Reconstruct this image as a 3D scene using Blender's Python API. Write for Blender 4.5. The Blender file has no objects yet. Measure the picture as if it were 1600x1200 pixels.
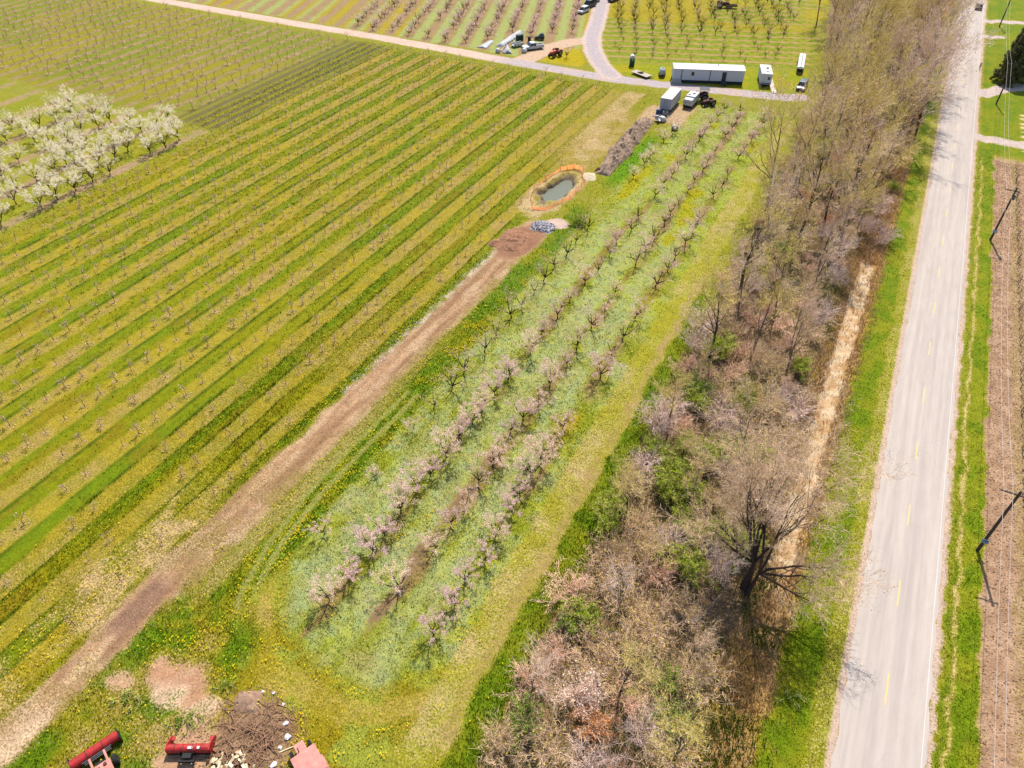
import bpy, math, random
import numpy as np
from mathutils import Vector, Matrix

# ------------------------------------------------------------------ camera, sky, sun, exposure
SC = bpy.context.scene
COL = SC.collection
R = math.radians
CAM_H, PITCH, YAW, FPX = 60.0, R(42), R(27.3), 1110.0
cd = bpy.data.cameras.new('camera'); cam = bpy.data.objects.new('camera', cd); COL.objects.link(cam)
cd.sensor_width = 36; cd.lens = 36*FPX/1600; cd.clip_start = 0.5; cd.clip_end = 6000
cam.location = (0, 0, CAM_H); cam.rotation_euler = (R(90)-PITCH, 0, YAW)
SC.camera = cam
SUN_AZ = math.atan2(-1.4, 6.0)      # towards the sun: slightly left of the road's far end
SUN_EL = R(55)
w = bpy.data.worlds.new('World'); SC.world = w; w.use_nodes = True
nt = w.node_tree; bg = nt.nodes['Background']
sky = nt.nodes.new('ShaderNodeTexSky'); sky.sky_type = 'NISHITA'; sky.sun_disc = False
sky.sun_elevation = SUN_EL; sky.sun_rotation = SUN_AZ
nt.links.new(sky.outputs[0], bg.inputs[0]); bg.inputs[1].default_value = 0.12
sl = bpy.data.lights.new('sun', 'SUN'); sl.energy = 4.2; sl.angle = R(0.53); sl.color = (1, 0.94, 0.83)
so = bpy.data.objects.new('sun', sl); COL.objects.link(so)
sd = Vector((math.sin(SUN_AZ)*math.cos(SUN_EL), math.cos(SUN_AZ)*math.cos(SUN_EL), math.sin(SUN_EL)))
so.rotation_euler = sd.to_track_quat('Z', 'Y').to_euler(); so.location = (-60, 80, 120)
vs = SC.view_settings; vs.view_transform = 'Standard'; vs.look = 'None'; vs.gamma = 1; vs.exposure = 1.0
vs.use_curve_mapping = False
SC.cycles.use_denoising = True
SC.cycles.max_bounces = 4; SC.cycles.diffuse_bounces = 3; SC.cycles.transparent_max_bounces = 4

# ------------------------------------------------------------------ helpers
def ground_pt(px, py, z=0.0):
    u = (px-800)/FPX; v = (py-600)/FPX
    t = (CAM_H-z)/(math.sin(PITCH)+v*math.cos(PITCH)); r = u*t; fw = (math.cos(PITCH)-v*math.sin(PITCH))*t
    return (r*math.cos(YAW)-fw*math.sin(YAW), r*math.sin(YAW)+fw*math.cos(YAW))
def project(x, y, z=0.0):
    r = x*math.cos(YAW)+y*math.sin(YAW); fw = -x*math.sin(YAW)+y*math.cos(YAW)
    d = fw*math.cos(PITCH)+(CAM_H-z)*math.sin(PITCH); dn = -fw*math.sin(PITCH)+(CAM_H-z)*math.cos(PITCH)
    return 800+FPX*r/d, 600+FPX*dn/d, d
def in_view(x, y, z=0.0, m=20):
    a, b, d = project(x, y, z)
    return (d > 1) & (a > -m) & (a < 1600+m) & (b > -m) & (b < 1200+m)
def lin(rgb):
    c = np.array(rgb, float)/255.0
    return np.where(c <= 0.04045, c/12.92, ((c+0.055)/1.055)**2.4)
KG = 2.15                                   # sunlit brightness of a unit albedo at this exposure
def alb(r, g, b, k=KG):
    c = lin((r, g, b))/k; return c*np.array([.95, .93, .4]) if k == KG and b < .55*g else c   # plants are yellow, the sky fills in blue
def _h(ix, iy, s):
    h = (ix.astype(np.int64)*374761393+iy.astype(np.int64)*668265263+s*2147483647) & 0xffffffff
    h = ((h ^ (h >> 13))*1274126177) & 0xffffffff
    return ((h ^ (h >> 16)) & 0xffff)/65535.0
def vn(x, y, s=0):
    ix = np.floor(x); iy = np.floor(y); fx = x-ix; fy = y-iy
    fx = fx*fx*(3-2*fx); fy = fy*fy*(3-2*fy)
    a = _h(ix, iy, s); b = _h(ix+1, iy, s); c = _h(ix, iy+1, s); d = _h(ix+1, iy+1, s)
    return (a*(1-fx)+b*fx)*(1-fy)+(c*(1-fx)+d*fx)*fy
def fbm(x, y, s=0, o=4):
    v = 0; a = .5; t = 0
    for i in range(o):
        v = v+a*vn(x*2**i+17*i, y*2**i-9*i, s+i*7); t += a; a *= .5
    return v/t
def sm(a, b, x):
    t = np.clip((x-a)/(b-a), 0, 1); return t*t*(3-2*t)
def band(x, a, b, s=.4):
    return sm(a-s, a+s, x)*(1-sm(b-s, b+s, x))
def dpoly(x, y, pts):
    d = np.full(np.shape(x), 1e9)
    for (ax, ay), (bx, by) in zip(pts[:-1], pts[1:]):
        vx, vy = bx-ax, by-ay; L = vx*vx+vy*vy+1e-9
        t = np.clip(((x-ax)*vx+(y-ay)*vy)/L, 0, 1)
        d = np.minimum(d, np.hypot(x-ax-t*vx, y-ay-t*vy))
    return d

# ------------------------------------------------------------------ materials
def nodes(name):
    m = bpy.data.materials.new(name); m.use_nodes = True
    return m, m.node_tree.nodes, m.node_tree.links, m.node_tree.nodes['Principled BSDF']
def mat(name, rgb, rough=.7, var=.25, scale=3.0, metal=0.0, spec=.3, bump=0.0, island=0.0, k=None, trans=0.0):
    """base colour with noise, optional random shade per loose piece; rgb is the sunlit look in sRGB"""
    m, N, L, B = nodes(name)
    c = alb(*rgb, k or KG)
    tc = N.new('ShaderNodeTexCoord'); no = N.new('ShaderNodeTexNoise'); no.inputs['Scale'].default_value = scale
    no.inputs['Detail'].default_value = 5
    L.new(tc.outputs['Object'], no.inputs['Vector'])
    mr = N.new('ShaderNodeMapRange'); mr.inputs[1].default_value = .25; mr.inputs[2].default_value = .75
    mr.inputs[3].default_value = 1-var; mr.inputs[4].default_value = 1+var
    L.new(no.outputs[0], mr.inputs[0])
    val = mr.outputs[0]
    if island:
        ge = N.new('ShaderNodeNewGeometry'); m2 = N.new('ShaderNodeMapRange')
        m2.inputs[3].default_value = 1-island; m2.inputs[4].default_value = 1+island
        L.new(ge.outputs['Random Per Island'], m2.inputs[0])
        mu = N.new('ShaderNodeMath'); mu.operation = 'MULTIPLY'
        L.new(val, mu.inputs[0]); L.new(m2.outputs[0], mu.inputs[1]); val = mu.outputs[0]
    vm = N.new('ShaderNodeVectorMath'); vm.operation = 'SCALE'; vm.inputs[0].default_value = tuple(c)
    L.new(val, vm.inputs['Scale']); L.new(vm.outputs[0], B.inputs['Base Color'])
    B.inputs['Roughness'].default_value = rough; B.inputs['Metallic'].default_value = metal
    B.inputs['Specular IOR Level'].default_value = spec
    if bump:
        bu = N.new('ShaderNodeBump'); bu.inputs['Strength'].default_value = bump; bu.inputs['Distance'].default_value = .05
        L.new(no.outputs[0], bu.inputs['Height']); L.new(bu.outputs[0], B.inputs['Normal'])
    if trans:
        tr = N.new('ShaderNodeBsdfTranslucent'); L.new(vm.outputs[0], tr.inputs['Color'])
        mx = N.new('ShaderNodeMixShader'); mx.inputs[0].default_value = trans
        L.new(B.outputs[0], mx.inputs[1]); L.new(tr.outputs[0], mx.inputs[2])
        L.new(mx.outputs[0], N['Material Output'].inputs[0])
    return m
def attr_mat(name, attr, rough=.8, var=.25, trans=.0):
    m, N, L, B = nodes(name)
    at = N.new('ShaderNodeAttribute'); at.attribute_name = attr
    L.new(at.outputs['Color'], B.inputs['Base Color']); B.inputs['Roughness'].default_value = rough
    B.inputs['Specular IOR Level'].default_value = .15
    if trans:
        tr = N.new('ShaderNodeBsdfTranslucent'); L.new(at.outputs['Color'], tr.inputs['Color'])
        mx = N.new('ShaderNodeMixShader'); mx.inputs[0].default_value = trans
        L.new(B.outputs[0], mx.inputs[1]); L.new(tr.outputs[0], mx.inputs[2])
        L.new(mx.outputs[0], N['Material Output'].inputs[0])
    return m
def ground_material():
    m, N, L, B = nodes('ground')
    tc = N.new('ShaderNodeTexCoord')
    def noise(sc, det=4, r=.6):
        n = N.new('ShaderNodeTexNoise'); n.inputs['Scale'].default_value = sc; n.inputs['Detail'].default_value = det
        n.inputs['Roughness'].default_value = r; L.new(tc.outputs['Object'], n.inputs['Vector']); return n.outputs[0]
    def math_(op, a, b=None, c=None):
        n = N.new('ShaderNodeMath'); n.operation = op
        for i, v in enumerate((a, b, c)):
            if v is None: continue
            if isinstance(v, (int, float)): n.inputs[i].default_value = v
            else: L.new(v, n.inputs[i])
        return n.outputs[0]
    def rng(v, a, b, c, d):
        n = N.new('ShaderNodeMapRange'); L.new(v, n.inputs[0])
        for i, q in enumerate((a, b, c, d)): n.inputs[i+1].default_value = q
        return n.outputs[0]
    def at(nm):
        n = N.new('ShaderNodeAttribute'); n.attribute_name = nm; return n
    veg, soil, cov = at('veg'), at('soil'), at('cover')
    n1, n2, n3 = noise(1.1), noise(5.0), noise(19.0, 3)
    t = math_('ADD', cov.outputs['Fac'], math_('MULTIPLY', math_('SUBTRACT', n2, .5), 1.9))
    t = math_('ADD', t, math_('MULTIPLY', math_('SUBTRACT', n3, .5), 1.3))
    f = rng(t, .34, .66, 0, 1)
    mx = N.new('ShaderNodeMix'); mx.data_type = 'RGBA'
    L.new(f, mx.inputs[0]); L.new(veg.outputs['Color'], mx.inputs[6]); L.new(soil.outputs['Color'], mx.inputs[7])
    v = math_('MULTIPLY', rng(n1, .3, .7, .84, 1.16), rng(n3, .25, .75, .66, 1.34))
    v = math_('MULTIPLY', v, rng(n2, .28, .72, .68, 1.32))
    vm = N.new('ShaderNodeVectorMath'); vm.operation = 'SCALE'
    L.new(mx.outputs[2], vm.inputs[0]); L.new(v, vm.inputs['Scale']); L.new(vm.outputs[0], B.inputs['Base Color'])
    B.inputs['Roughness'].default_value = .95; B.inputs['Specular IOR Level'].default_value = .1
    bu = N.new('ShaderNodeBump'); bu.inputs['Strength'].default_value = .7; bu.inputs['Distance'].default_value = .12
    L.new(math_('ADD', math_('MULTIPLY', n2, 1.0), math_('MULTIPLY', n3, .5)), bu.inputs['Height'])
    L.new(bu.outputs[0], B.inputs['Normal'])
    return m

# ------------------------------------------------------------------ object plumbing
def tag(o, label=None, cat=None, group=None, kind=None):
    if label: o['label'] = label
    if cat: o['category'] = cat
    if group: o['group'] = group
    if kind: o['kind'] = kind
    return o
def link(name, me, mats=(), parent=None):
    for m in mats: me.materials.append(m)
    o = bpy.data.objects.new(name, me); COL.objects.link(o)
    if parent: o.parent = parent
    return o
def thing(name, label, cat, loc=(0, 0, 0), rz=0.0, group=None):
    o = bpy.data.objects.new(name, None); COL.objects.link(o)
    o.empty_display_size = .2
    o.location = loc; o.rotation_euler = (0, 0, rz); tag(o, label, cat, group)
    return o
def fast_mesh(name, V, F, mi=None, smooth=False):
    """V (n,3), F (m,k) all faces with k corners"""
    V = np.asarray(V, np.float32); F = np.asarray(F, np.int32)
    me = bpy.data.meshes.new(name); n, k = F.shape
    me.vertices.add(len(V)); me.vertices.foreach_set('co', V.ravel())
    me.loops.add(n*k); me.loops.foreach_set('vertex_index', F.ravel())
    me.polygons.add(n); me.polygons.foreach_set('loop_start', np.arange(0, n*k, k, dtype=np.int32))
    if mi is not None: me.polygons.foreach_set('material_index', np.asarray(mi, np.int32))
    me.polygons.foreach_set('use_smooth', np.full(n, smooth))
    me.update(calc_edges=True); return me
def vcol(me, name, C):
    a = me.attributes.new(name, 'FLOAT_COLOR', 'POINT')
    C = np.asarray(C, np.float32)
    if C.shape[1] == 3: C = np.concatenate([C, np.ones((len(C), 1), np.float32)], 1)
    a.data.foreach_set('color', C.ravel())
class MB:
    """collects boxes, bars, tubes and prisms into ONE mesh"""
    def __init__(s): s.v = []; s.f = []; s.m = []
    def add(s, V, F, mi=0):
        b = len(s.v); s.v += [tuple(p) for p in V]; s.f += [tuple(i+b for i in f) for f in F]; s.m += [mi]*len(F); return s
    def box(s, c, d, rz=0.0, mi=0, taper=1.0, ry=0.0, rx=0.0):
        x, y, z = d[0]/2, d[1]/2, d[2]/2
        V = [Vector((sx*x*(taper if sz > 0 else 1), sy*y*(taper if sz > 0 else 1), sz*z)) for sz in (-1, 1) for sx, sy in ((-1, -1), (1, -1), (1, 1), (-1, 1))]
        M = Matrix.Rotation(rz, 3, 'Z') @ Matrix.Rotation(ry, 3, 'Y') @ Matrix.Rotation(rx, 3, 'X'); c = Vector(c)
        return s.add([M @ p+c for p in V], [(3, 2, 1, 0), (4, 5, 6, 7), (0, 1, 5, 4), (1, 2, 6, 5), (2, 3, 7, 6), (3, 0, 4, 7)], mi)
    def prism(s, poly, axis, a, b, mi=0):
        """polygon in the plane across axis ('x': (y,z), 'y': (x,z), 'z': (x,y)), extruded from a to b"""
        f = {'x': lambda p, t: (t, p[0], p[1]), 'y': lambda p, t: (p[0], t, p[1]), 'z': lambda p, t: (p[0], p[1], t)}[axis]
        n = len(poly); V = [f(p, a) for p in poly]+[f(p, b) for p in poly]
        F = [tuple(range(n)), tuple(range(2*n-1, n-1, -1))]+[(i, i+n, (i+1) % n+n, (i+1) % n) for i in range(n)]
        return s.add(V, F, mi)
    def tube(s, pts, r, n=8, mi=0, cap=True):
        pts = [Vector(p) for p in pts]; rs = r if isinstance(r, (list, tuple)) else [r]*len(pts)
        V = []; F = []
        for i, p in enumerate(pts):
            d = (pts[min(i+1, len(pts)-1)]-pts[max(i-1, 0)]).normalized()
            u = d.cross(Vector((0, 0, 1))); u = u.normalized() if u.length > 1e-3 else Vector((1, 0, 0)); q = d.cross(u)
            V += [p+(u*math.cos(2*math.pi*k/n)+q*math.sin(2*math.pi*k/n))*rs[i] for k in range(n)]
        for i in range(len(pts)-1):
            F += [(i*n+k, i*n+(k+1) % n, (i+1)*n+(k+1) % n, (i+1)*n+k) for k in range(n)]
        if cap: F += [tuple(range(n-1, -1, -1)), tuple((len(pts)-1)*n+k for k in range(n))]
        return s.add(V, F, mi)
    def build(s, name, m, parent=None, bevel=0.0, smooth=False, seg=2):
        me = bpy.data.meshes.new(name); me.from_pydata(s.v, [], s.f)
        o = link(name, me, m if isinstance(m, (list, tuple)) else [m], parent)
        me.polygons.foreach_set('material_index', s.m)
        if smooth: me.polygons.foreach_set('use_smooth', [True]*len(me.polygons))
        me.update()
        if bevel:
            b = o.modifiers.new('bevel', 'BEVEL'); b.width = bevel; b.segments = seg; b.limit_method = 'ANGLE'
        return o
ORD = 'first second third fourth fifth sixth seventh eighth ninth tenth eleventh twelfth thirteenth fourteenth fifteenth sixteenth seventeenth eighteenth nineteenth'.split()
TENS = {2: 'twenty', 3: 'thirty', 4: 'forty', 5: 'fifty', 6: 'sixty', 7: 'seventy', 8: 'eighty', 9: 'ninety'}
def nth(i):
    """0 -> first"""
    if i < 19: return ORD[i]
    n = i+1
    if n >= 100: return ('hundred' if n == 100 else 'hundred-and-'+nth(n-101)) if n < 200 else 'two-hundred-and-'+nth(n-201)
    t, u = divmod(n, 10)
    return TENS[t][:-1]+'ieth' if u == 0 else TENS[t]+'-'+ORD[u-1]

# ------------------------------------------------------------------ the lie of the land
A20 = R(20)
E1 = (math.cos(A20), math.sin(A20)); E2 = (-math.sin(A20), math.cos(A20))     # the far plots are turned by 20 degrees
gp = ground_pt
ROW0, ROWD = -51.0, 4.83                   # young orchard rows run parallel to the road
FARM = [(-330, 169.5), (-173, 169), (-127, 169.3), (-86, 168.2), (-61.5, 168.0), (-46, 170.2), (-33, 172.5), (-20, 174.8), (-17, 176.5)]
ACC = [gp(955, 118), gp(938, 100), gp(927, 80), gp(924, 60), gp(933, 35), gp(942, 0), gp(948, -60)]
YARD = [gp(925, 63), gp(890, 66), gp(862, 74), gp(838, 86), gp(815, 95)]
DRIVES = [([gp(1535, 146), gp(1565, 139), gp(1620, 134)], 2.2), ([gp(1532, 214), gp(1560, 220), gp(1620, 232)], 1.8), ([gp(1538, 32), gp(1600, 36)], 1.7), ([gp(1538, 56), gp(1562, 58)], 1.5)]
PIT = (-47.6, 110.2, 2.7, 6.8)
RUT1 = [(-36.0, 15.5), (-37.5, 17.5), (-39.8, 20.8), (-41.3, 26.5), (-42.1, 33.5), (-42.0, 40), (-41.4, 52)]
RUT2 = [(-34.5, 16.5), (-36.0, 18.3), (-38.9, 22.0), (-40.2, 27.1), (-40.7, 33.5), (-40.6, 40), (-40, 52)]
PATCH = [(-40.5, 11.8), (-37.6, 12.6), (-35.2, 10.8), (-34.0, 8.2), (-32.5, 6.5)]
def pit_d(x, y):
    return np.hypot((x-PIT[0]-.12*(y-PIT[1])*.3)/PIT[2], (y-PIT[1])/PIT[3])+.8*(fbm(x/2.4, y/2.4, 19, 3)-.5)
def height(x, y):
    z = (fbm(x/2.3, y/2.3, 3, 3)-.5)*.09
    z = z*(1-band(x, 11.0, 20.6, .6))
    z = z-.5*np.exp(-((x-5.2-.012*(y-60))/1.7)**2)*sm(18, 30, y)*(1-sm(124, 140, y)*.6)      # ditch
    z = z-.28*np.exp(-((x-21.2)/.9)**2)
    fld = band(x, -119, -49.3, .3)*(1-sm(160, 163, y))
    r = ((x-ROW0)/ROWD+.5) % 1-.5
    z = z+fld*(.07*(np.abs(r) > .24)-.02)
    z = z-1.25*(1-sm(.5, 1.08, pit_d(x, y)))
    z = z+.22*np.exp(-((pit_d(x, y)-1.12)/.1)**2)
    tr = dpoly(x, y, [(-47.2, 0), (-46.5, 25), (-46, 55), (-44.6, 85)])
    for c in (-.85, .85): z = z-.06*np.exp(-((x-(-46.9+.026*(y-10))-c)/.28)**2)*(tr < 2.6)
    return z
def land(x, y):
    """what covers the ground at (x, y): plant colour, soil colour, soil cover, plant height, flower density, class"""
    x = np.asarray(x, float); y = np.asarray(y, float); n = len(x)
    wx = x+(fbm(x/2.2, y/2.2, 11, 3)-.5)*1.3; wy = y+(fbm(x/2.2, y/2.2, 12, 3)-.5)*1.3
    nA = fbm(x/9, y/9, 1, 4); nB = fbm(x/2.6, y/2.6, 2, 3); nC = fbm(x/25, y/25, 4, 3); nL = fbm(x/1.5, y/14, 5, 3); nD = fbm(x/.9, y/.9, 6, 2)
    veg = np.tile(alb(158, 158, 48), (n, 1)); soil = np.tile(alb(196, 172, 118), (n, 1))
    cov = .2+.35*(nB-.5); h = np.full(n, .14); fl = np.zeros(n); cls = np.zeros(n, int)
    def put(mask, v=None, s=None, c=None, hh=None, f=None, k=None):
        nonlocal veg, soil, cov, h, fl
        mask = np.clip(mask, 0, 1); M = mask[:, None]
        if v is not None: veg = veg*(1-M)+np.asarray(v)*M
        if s is not None: soil = soil*(1-M)+np.asarray(s)*M
        if c is not None: cov = cov*(1-mask)+c*mask
        if hh is not None: h = h*(1-mask)+hh*mask
        if f is not None: fl = fl*(1-mask)+f*mask
        if k is not None: cls[mask > .5] = k
    def mixc(a, b, t): return np.asarray(a)*(1-t[:, None])+np.asarray(b)*t[:, None]
    # young orchard: pale strip under each row, green alley between
    fld = band(wx, -120.5, -49.0, .25)*(1-sm(161, 163.5, wy+.0*x))
    r = np.abs(((wx*.35+x*.65-ROW0)/ROWD+.5) % 1-.5)*ROWD
    ridx = np.floor((x-ROW0)/ROWD+.5)
    strip = 1-sm(1.15, 1.35, r+.18*(nB-.5))
    rv = _h(ridx, ridx*0, 91)
    alley = mixc(alb(120, 144, 14), alb(154, 152, 18), np.clip(sm(.3, .66, nL)*.8+.3*rv+.5*(nC-.45), 0, 1))
    alley = mixc(alley, alb(158, 128, 44), sm(.6, .76, fbm(x/3, y/10, 31, 3))*.5)
    put(fld, alley, alb(166, 142, 50), .04+.3*(nA-.4), .2, .05)
    pale = mixc(alb(182, 164, 62), alb(160, 156, 42), sm(.35, .65, nB))
    put(fld*strip, pale, mixc(alb(196, 164, 98), alb(186, 148, 88), nA), .36+.6*(nB-.5)+.4*(nA-.5), .1, .03)
    put(fld*band(r, 1.22, 1.5, .1)*sm(.3, .5, fbm(x/2, y/9, 41, 2)), alb(84, 106, 10), None, -.3, .28, 0)  # alley edges: furrow shade painted in as dark green, under taller blades
    near = sm(-66, -52, x)*(1-sm(45, 95, y))                       # patchy, tanner rows beside the track
    put(fld*near*sm(.42, .62, nA)*.8, alb(156, 146, 40), alb(200, 168, 108), .4+.5*(nB-.5), .14, .15)
    put(band(wx, -54.5, -49.6, .5)*(1-sm(24, 36, y)), None, alb(212, 178, 126), .42+.9*(nB-.5)+.5*(nA-.5), .13, .2)
    put(fld*sm(100, 135, y)*sm(-70, -52, x)*(1-strip)*.8, alb(160, 150, 55), alb(196, 164, 110), .45, .12)
    put(fld*sm(115, 140, y)*band(wx, -53.5, -47, .6), alb(164, 150, 60), alb(206, 176, 122), .6+.5*(nB-.5), .12)
    # far part of that field: weedy grey-brown rows, then thin trees on pinkish strips
    far = (1-sm(-122.5, -119.5, wx))*sm(99, 103, wy)*(1-sm(162, 165, wy))
    r2 = np.abs(((x+121)/2.6+.5) % 1-.5)
    put(far, mixc(alb(138, 148, 34), alb(156, 150, 36), sm(.4, .6, nC)), alb(180, 160, 110), .2, .2)
    put(far*band(wx, -136, -119, .5)*(1-sm(.2, .34, r2)), alb(116, 116, 62), alb(126, 112, 80), .5+.4*(nB-.5), .3)
    r3 = np.abs(((wx*.4+x*.6+135)/4.83+.5) % 1-.5)
    put(far*(1-sm(-136, -134.5, wx))*(1-sm(.16, .28, r3)), alb(150, 142, 60), alb(178, 148, 108), .55+.6*(nB-.5), .15)
    put(far*(1-sm(-136, -134.5, wx))*sm(.3, .4, r3)*sm(.55, .7, nC)*.6, alb(180, 164, 20), None, .1, .15, .1)
    # white blossom block
    wb = (1-sm(-122.3, -120.8, wx))*(1-sm(99, 102, wy))
    put(wb, mixc(alb(146, 158, 44), alb(172, 164, 52), nB), alb(196, 164, 124), .18+.4*(nA-.5), .2, .12)
    put(wb*band(np.abs(((x+124.3)/10.2+.5) % 1-.5)*10.2, -1, 1.3, .5), None, alb(186, 152, 120), .62+.4*(nB-.5), .12)
    put(band(wx, -121.5, -118.5, .4)*(1-sm(101, 104, wy)), mixc(alb(166, 152, 36), alb(150, 150, 34), nB), None, .2, .18, .22)
    # dirt track
    tx = -46.9+.026*np.clip(y-10, 0, 90)
    tw = 2.5-.2*sm(60, 85, y)-.5*sm(22, 8, y)+.9*(fbm(x*0, y/5, 54, 3)-.5)
    td = x-tx+(nB-.5)*1.0
    trk = (1-sm(tw-.35, tw+.35, np.abs(td)))*(1-sm(96, 99, wy))
    tcol = mixc(alb(214, 172, 132), alb(172, 130, 94), np.clip(sm(.3, .7, fbm(x/.55, y/12, 51, 3)), 0, 1))
    tcol = mixc(tcol, alb(184, 160, 104), sm(.6, 2.3, td)*.75)
    for c_ in (-.9, .8): tcol = mixc(tcol, alb(172, 128, 96), np.exp(-((td-c_)/.2)**2)*.7*sm(.35, .55, nL))
    tcol = mixc(tcol, alb(226, 194, 154), sm(.55, .7, fbm(x/1.2, y/5, 53, 3))*.5)
    put(trk, alb(176, 150, 88), tcol, 1.0-.6*sm(.5, 2.0, td)*sm(.35, .6, nB)-.35*nA-.35*sm(46, 20, y)*sm(.4, .6, nB), .1, 0, 1)
    put(trk*sm(30, 16, y)*sm(.45, .6, nA), alb(160, 150, 60), alb(222, 190, 148), .55, .12, .1)
    put((1-sm(1.5, 4.0, np.hypot((x+46.0)/.8, (y-3.0)/1.1)+3.5*(nB-.5))), None, alb(230, 196, 158), .75, .08, 0)
    put(trk*band(x, -48.4, -46.2, .4)*band(y, 12.5, 18.5, 1), None, alb(160, 122, 98), 1.1, .03)
    put(band(td, -3.0, -2.2, .25)*band(y, 55, 88, 4)*sm(.35, .6, nD), None, alb(222, 198, 164), .7, .05)
    put(band(td, -4.1, -2.9, .3)*band(y, 30, 100, 6), mixc(alb(98, 136, 18), alb(158, 152, 26), nB), None, .05, .26, .4)
    # green meadow between the track and the old orchard
    md = band(wx, -44.3+.025*np.clip(y-10, 0, 80), -38.4, .35)*sm(14, 20, y)*(1-sm(103, 108, wy))
    put(md, mixc(alb(108, 142, 20), alb(148, 152, 32), sm(.35, .7, nB)), alb(180, 156, 90), .12+.3*(nA-.5), .24, .8*sm(.3, .55, nA)*(1-sm(66, 84, y)))
    put(md*band(x, -44.5, -42.2, .5)*sm(85, 40, y)*.9, alb(156, 150, 60), alb(190, 166, 112), .5, .1, .12)
    rut = np.minimum(dpoly(x, y, RUT1), dpoly(x, y, RUT2))
    put((1-sm(.22, .5, rut+.15*(nD-.5)))*sm(14, 17, y)*.9, alb(150, 160, 76), alb(184, 166, 112), .45, .05, 0)
    # old orchard floor
    se = wy-(18.6+.28*np.maximum(0, -31-x)**1.6+.3*np.maximum(0, x+24.5)**1.5)
    ox = band(wx, -38.6, -18.2, .5)*sm(-.8, 1.8, se+1.5*(nB-.5))*(1-sm(161, 165, wy))
    mint = mixc(alb(180, 188, 98), alb(166, 184, 120), sm(.38, .66, nB*.6+nD*.4)*.8)
    mint = mixc(mint, alb(168, 182, 66), sm(60, 120, y)*.6)
    mint = mixc(mint, alb(150, 160, 40), sm(.46, .6, fbm(x/2.2, y/4.5, 66, 4))*.8)
    mid = np.min(np.abs(np.stack([x+34.4, x+28.9, x+23.8])), 0)
    milk = (1-sm(.7, 2.2, mid+1.6*(nB-.5)))*(1-.55*sm(70, 130, y))
    mint = mixc(mint, mixc(alb(188, 194, 118), alb(172, 186, 126), sm(.35, .65, nD)), milk*.65*sm(.2, .5, fbm(x/1.3, y/3.5, 67, 3)))
    put(ox, mint, alb(190, 166, 110), .24+.7*(nB-.5), .16, .04+.22*sm(.55, .65, nA))
    orow = np.min(np.abs(np.stack([wx+31.6, wx+26.2, wx+21.4])), 0)
    put(ox*(1-sm(.4, 1.1, orow))*sm(.42, .64, fbm(x/2, y/6, 61, 3)), alb(148, 140, 60), alb(170, 140, 98), .52+.7*(nB-.5), .14, .05)
    put(ox*(1-sm(.3, 1.1, np.abs(wx+27.0+.8*(nA-.5))))*(1-sm(44, 58, y))*sm(21.5, 25, wy), None, alb(152, 120, 88), .66+.9*(nB-.5), .1, 0)
    put(ox*band(x, -23, -20.5, .6)*band(y, 55, 82, 5)*sm(.45, .6, nA), alb(200, 170, 30), None, .1, .2, .7)
    put(ox*band(x, -38.5, -17, .6)*sm(.62, .72, fbm(x/6, y/12, 65, 3))*sm(70, 110, y), mixc(alb(196, 176, 20), alb(170, 178, 40), nB), None, .05, .18, .3)
    put(band(wx, -41, -38, .8)*band(y, 116, 140, 4), alb(112, 158, 12), None, .03, .22)
    # headland round the near end
    hd = band(wx, -38.5, -14.6, 1)*sm(9, 12.5, wy)*(1-sm(-1.0, 1.4, se+1.5*(nB-.5)))*(x > -39)*(y < 40)
    put(hd, mixc(alb(166, 152, 44), alb(150, 154, 50), sm(.4, .65, nB)), alb(192, 158, 84), .3+.7*(nB-.5), .16, .08+.7*sm(.55, .65, fbm(x/1.8, y/1.8, 73, 3)))
    put(hd*sm(.5, .62, fbm(x/2.5, y/2, 71, 4)), alb(172, 178, 96), None, .1, .14)
    put(hd*band(se, -3.6, -1.2, .5)*.8, mixc(alb(178, 158, 60), alb(170, 168, 70), nB), alb(204, 170, 106), .42+.7*(nB-.5), .08, .05)
    # cart way along the belt, then a green strip
    cx = -13.6
    put(band(wx, cx-5.2, cx-1.6, .35)*sm(13, 16, wy)*(1-sm(158, 166, wy)), mixc(alb(178, 168, 70), alb(172, 178, 66), nB), alb(206, 178, 124), .36+.7*(nB-.5)+.45*(nA-.5), .12, .06)
    put(band(wx, cx-2.9, cx-1.5, .3)*sm(15, 20, wy)*(1-sm(88, 100, wy)), None, alb(190, 154, 108), .5+.5*(nB-.5), .09, 0)
    put(band(wx, cx-1.5, cx+1.3, .3)*sm(13, 18, wy)*(1-sm(86, 97, wy)), mixc(alb(110, 138, 20), alb(142, 150, 40), sm(.35, .65, nB)), alb(168, 150, 70), .1+.4*(nA-.5), .26, .03)
    # tree belt floor
    bl = cx+1.3-np.clip(y-175, 0, 90)*.13
    blt = sm(-.5, .5, wx-bl)*(1-sm(3.2, 4.2, wx))
    put(blt, mixc(alb(128, 136, 44), alb(150, 140, 60), nB), mixc(alb(186, 152, 114), alb(160, 130, 98), nB), .62+1.3*(nA-.5), .25)
    rx = 5.2+.012*(y-60)
    put(band(wx, rx-2.4, rx+2.4, .5), alb(176, 152, 70), mixc(alb(206, 160, 104), alb(180, 144, 98), nB), .62+.9*(nB-.5)+.4*(nA-.5), .25)
    put(band(wx, rx-1.15+.5*sm(95, 120, y), rx+1.2-.5*sm(95, 120, y), .35)*band(y+6*(nB-.5), 46, 119, 5), None, mixc(alb(238, 210, 172), alb(214, 172, 124), sm(.3, .7, nD)), 1.3, .1)
    put(band(wx, rx+2.2, 12.3, .4), mixc(alb(120, 145, 22), alb(150, 155, 44), sm(.35, .65, nB)), alb(180, 168, 76), .12+.4*(nA-.5), .13, .03)
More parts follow.
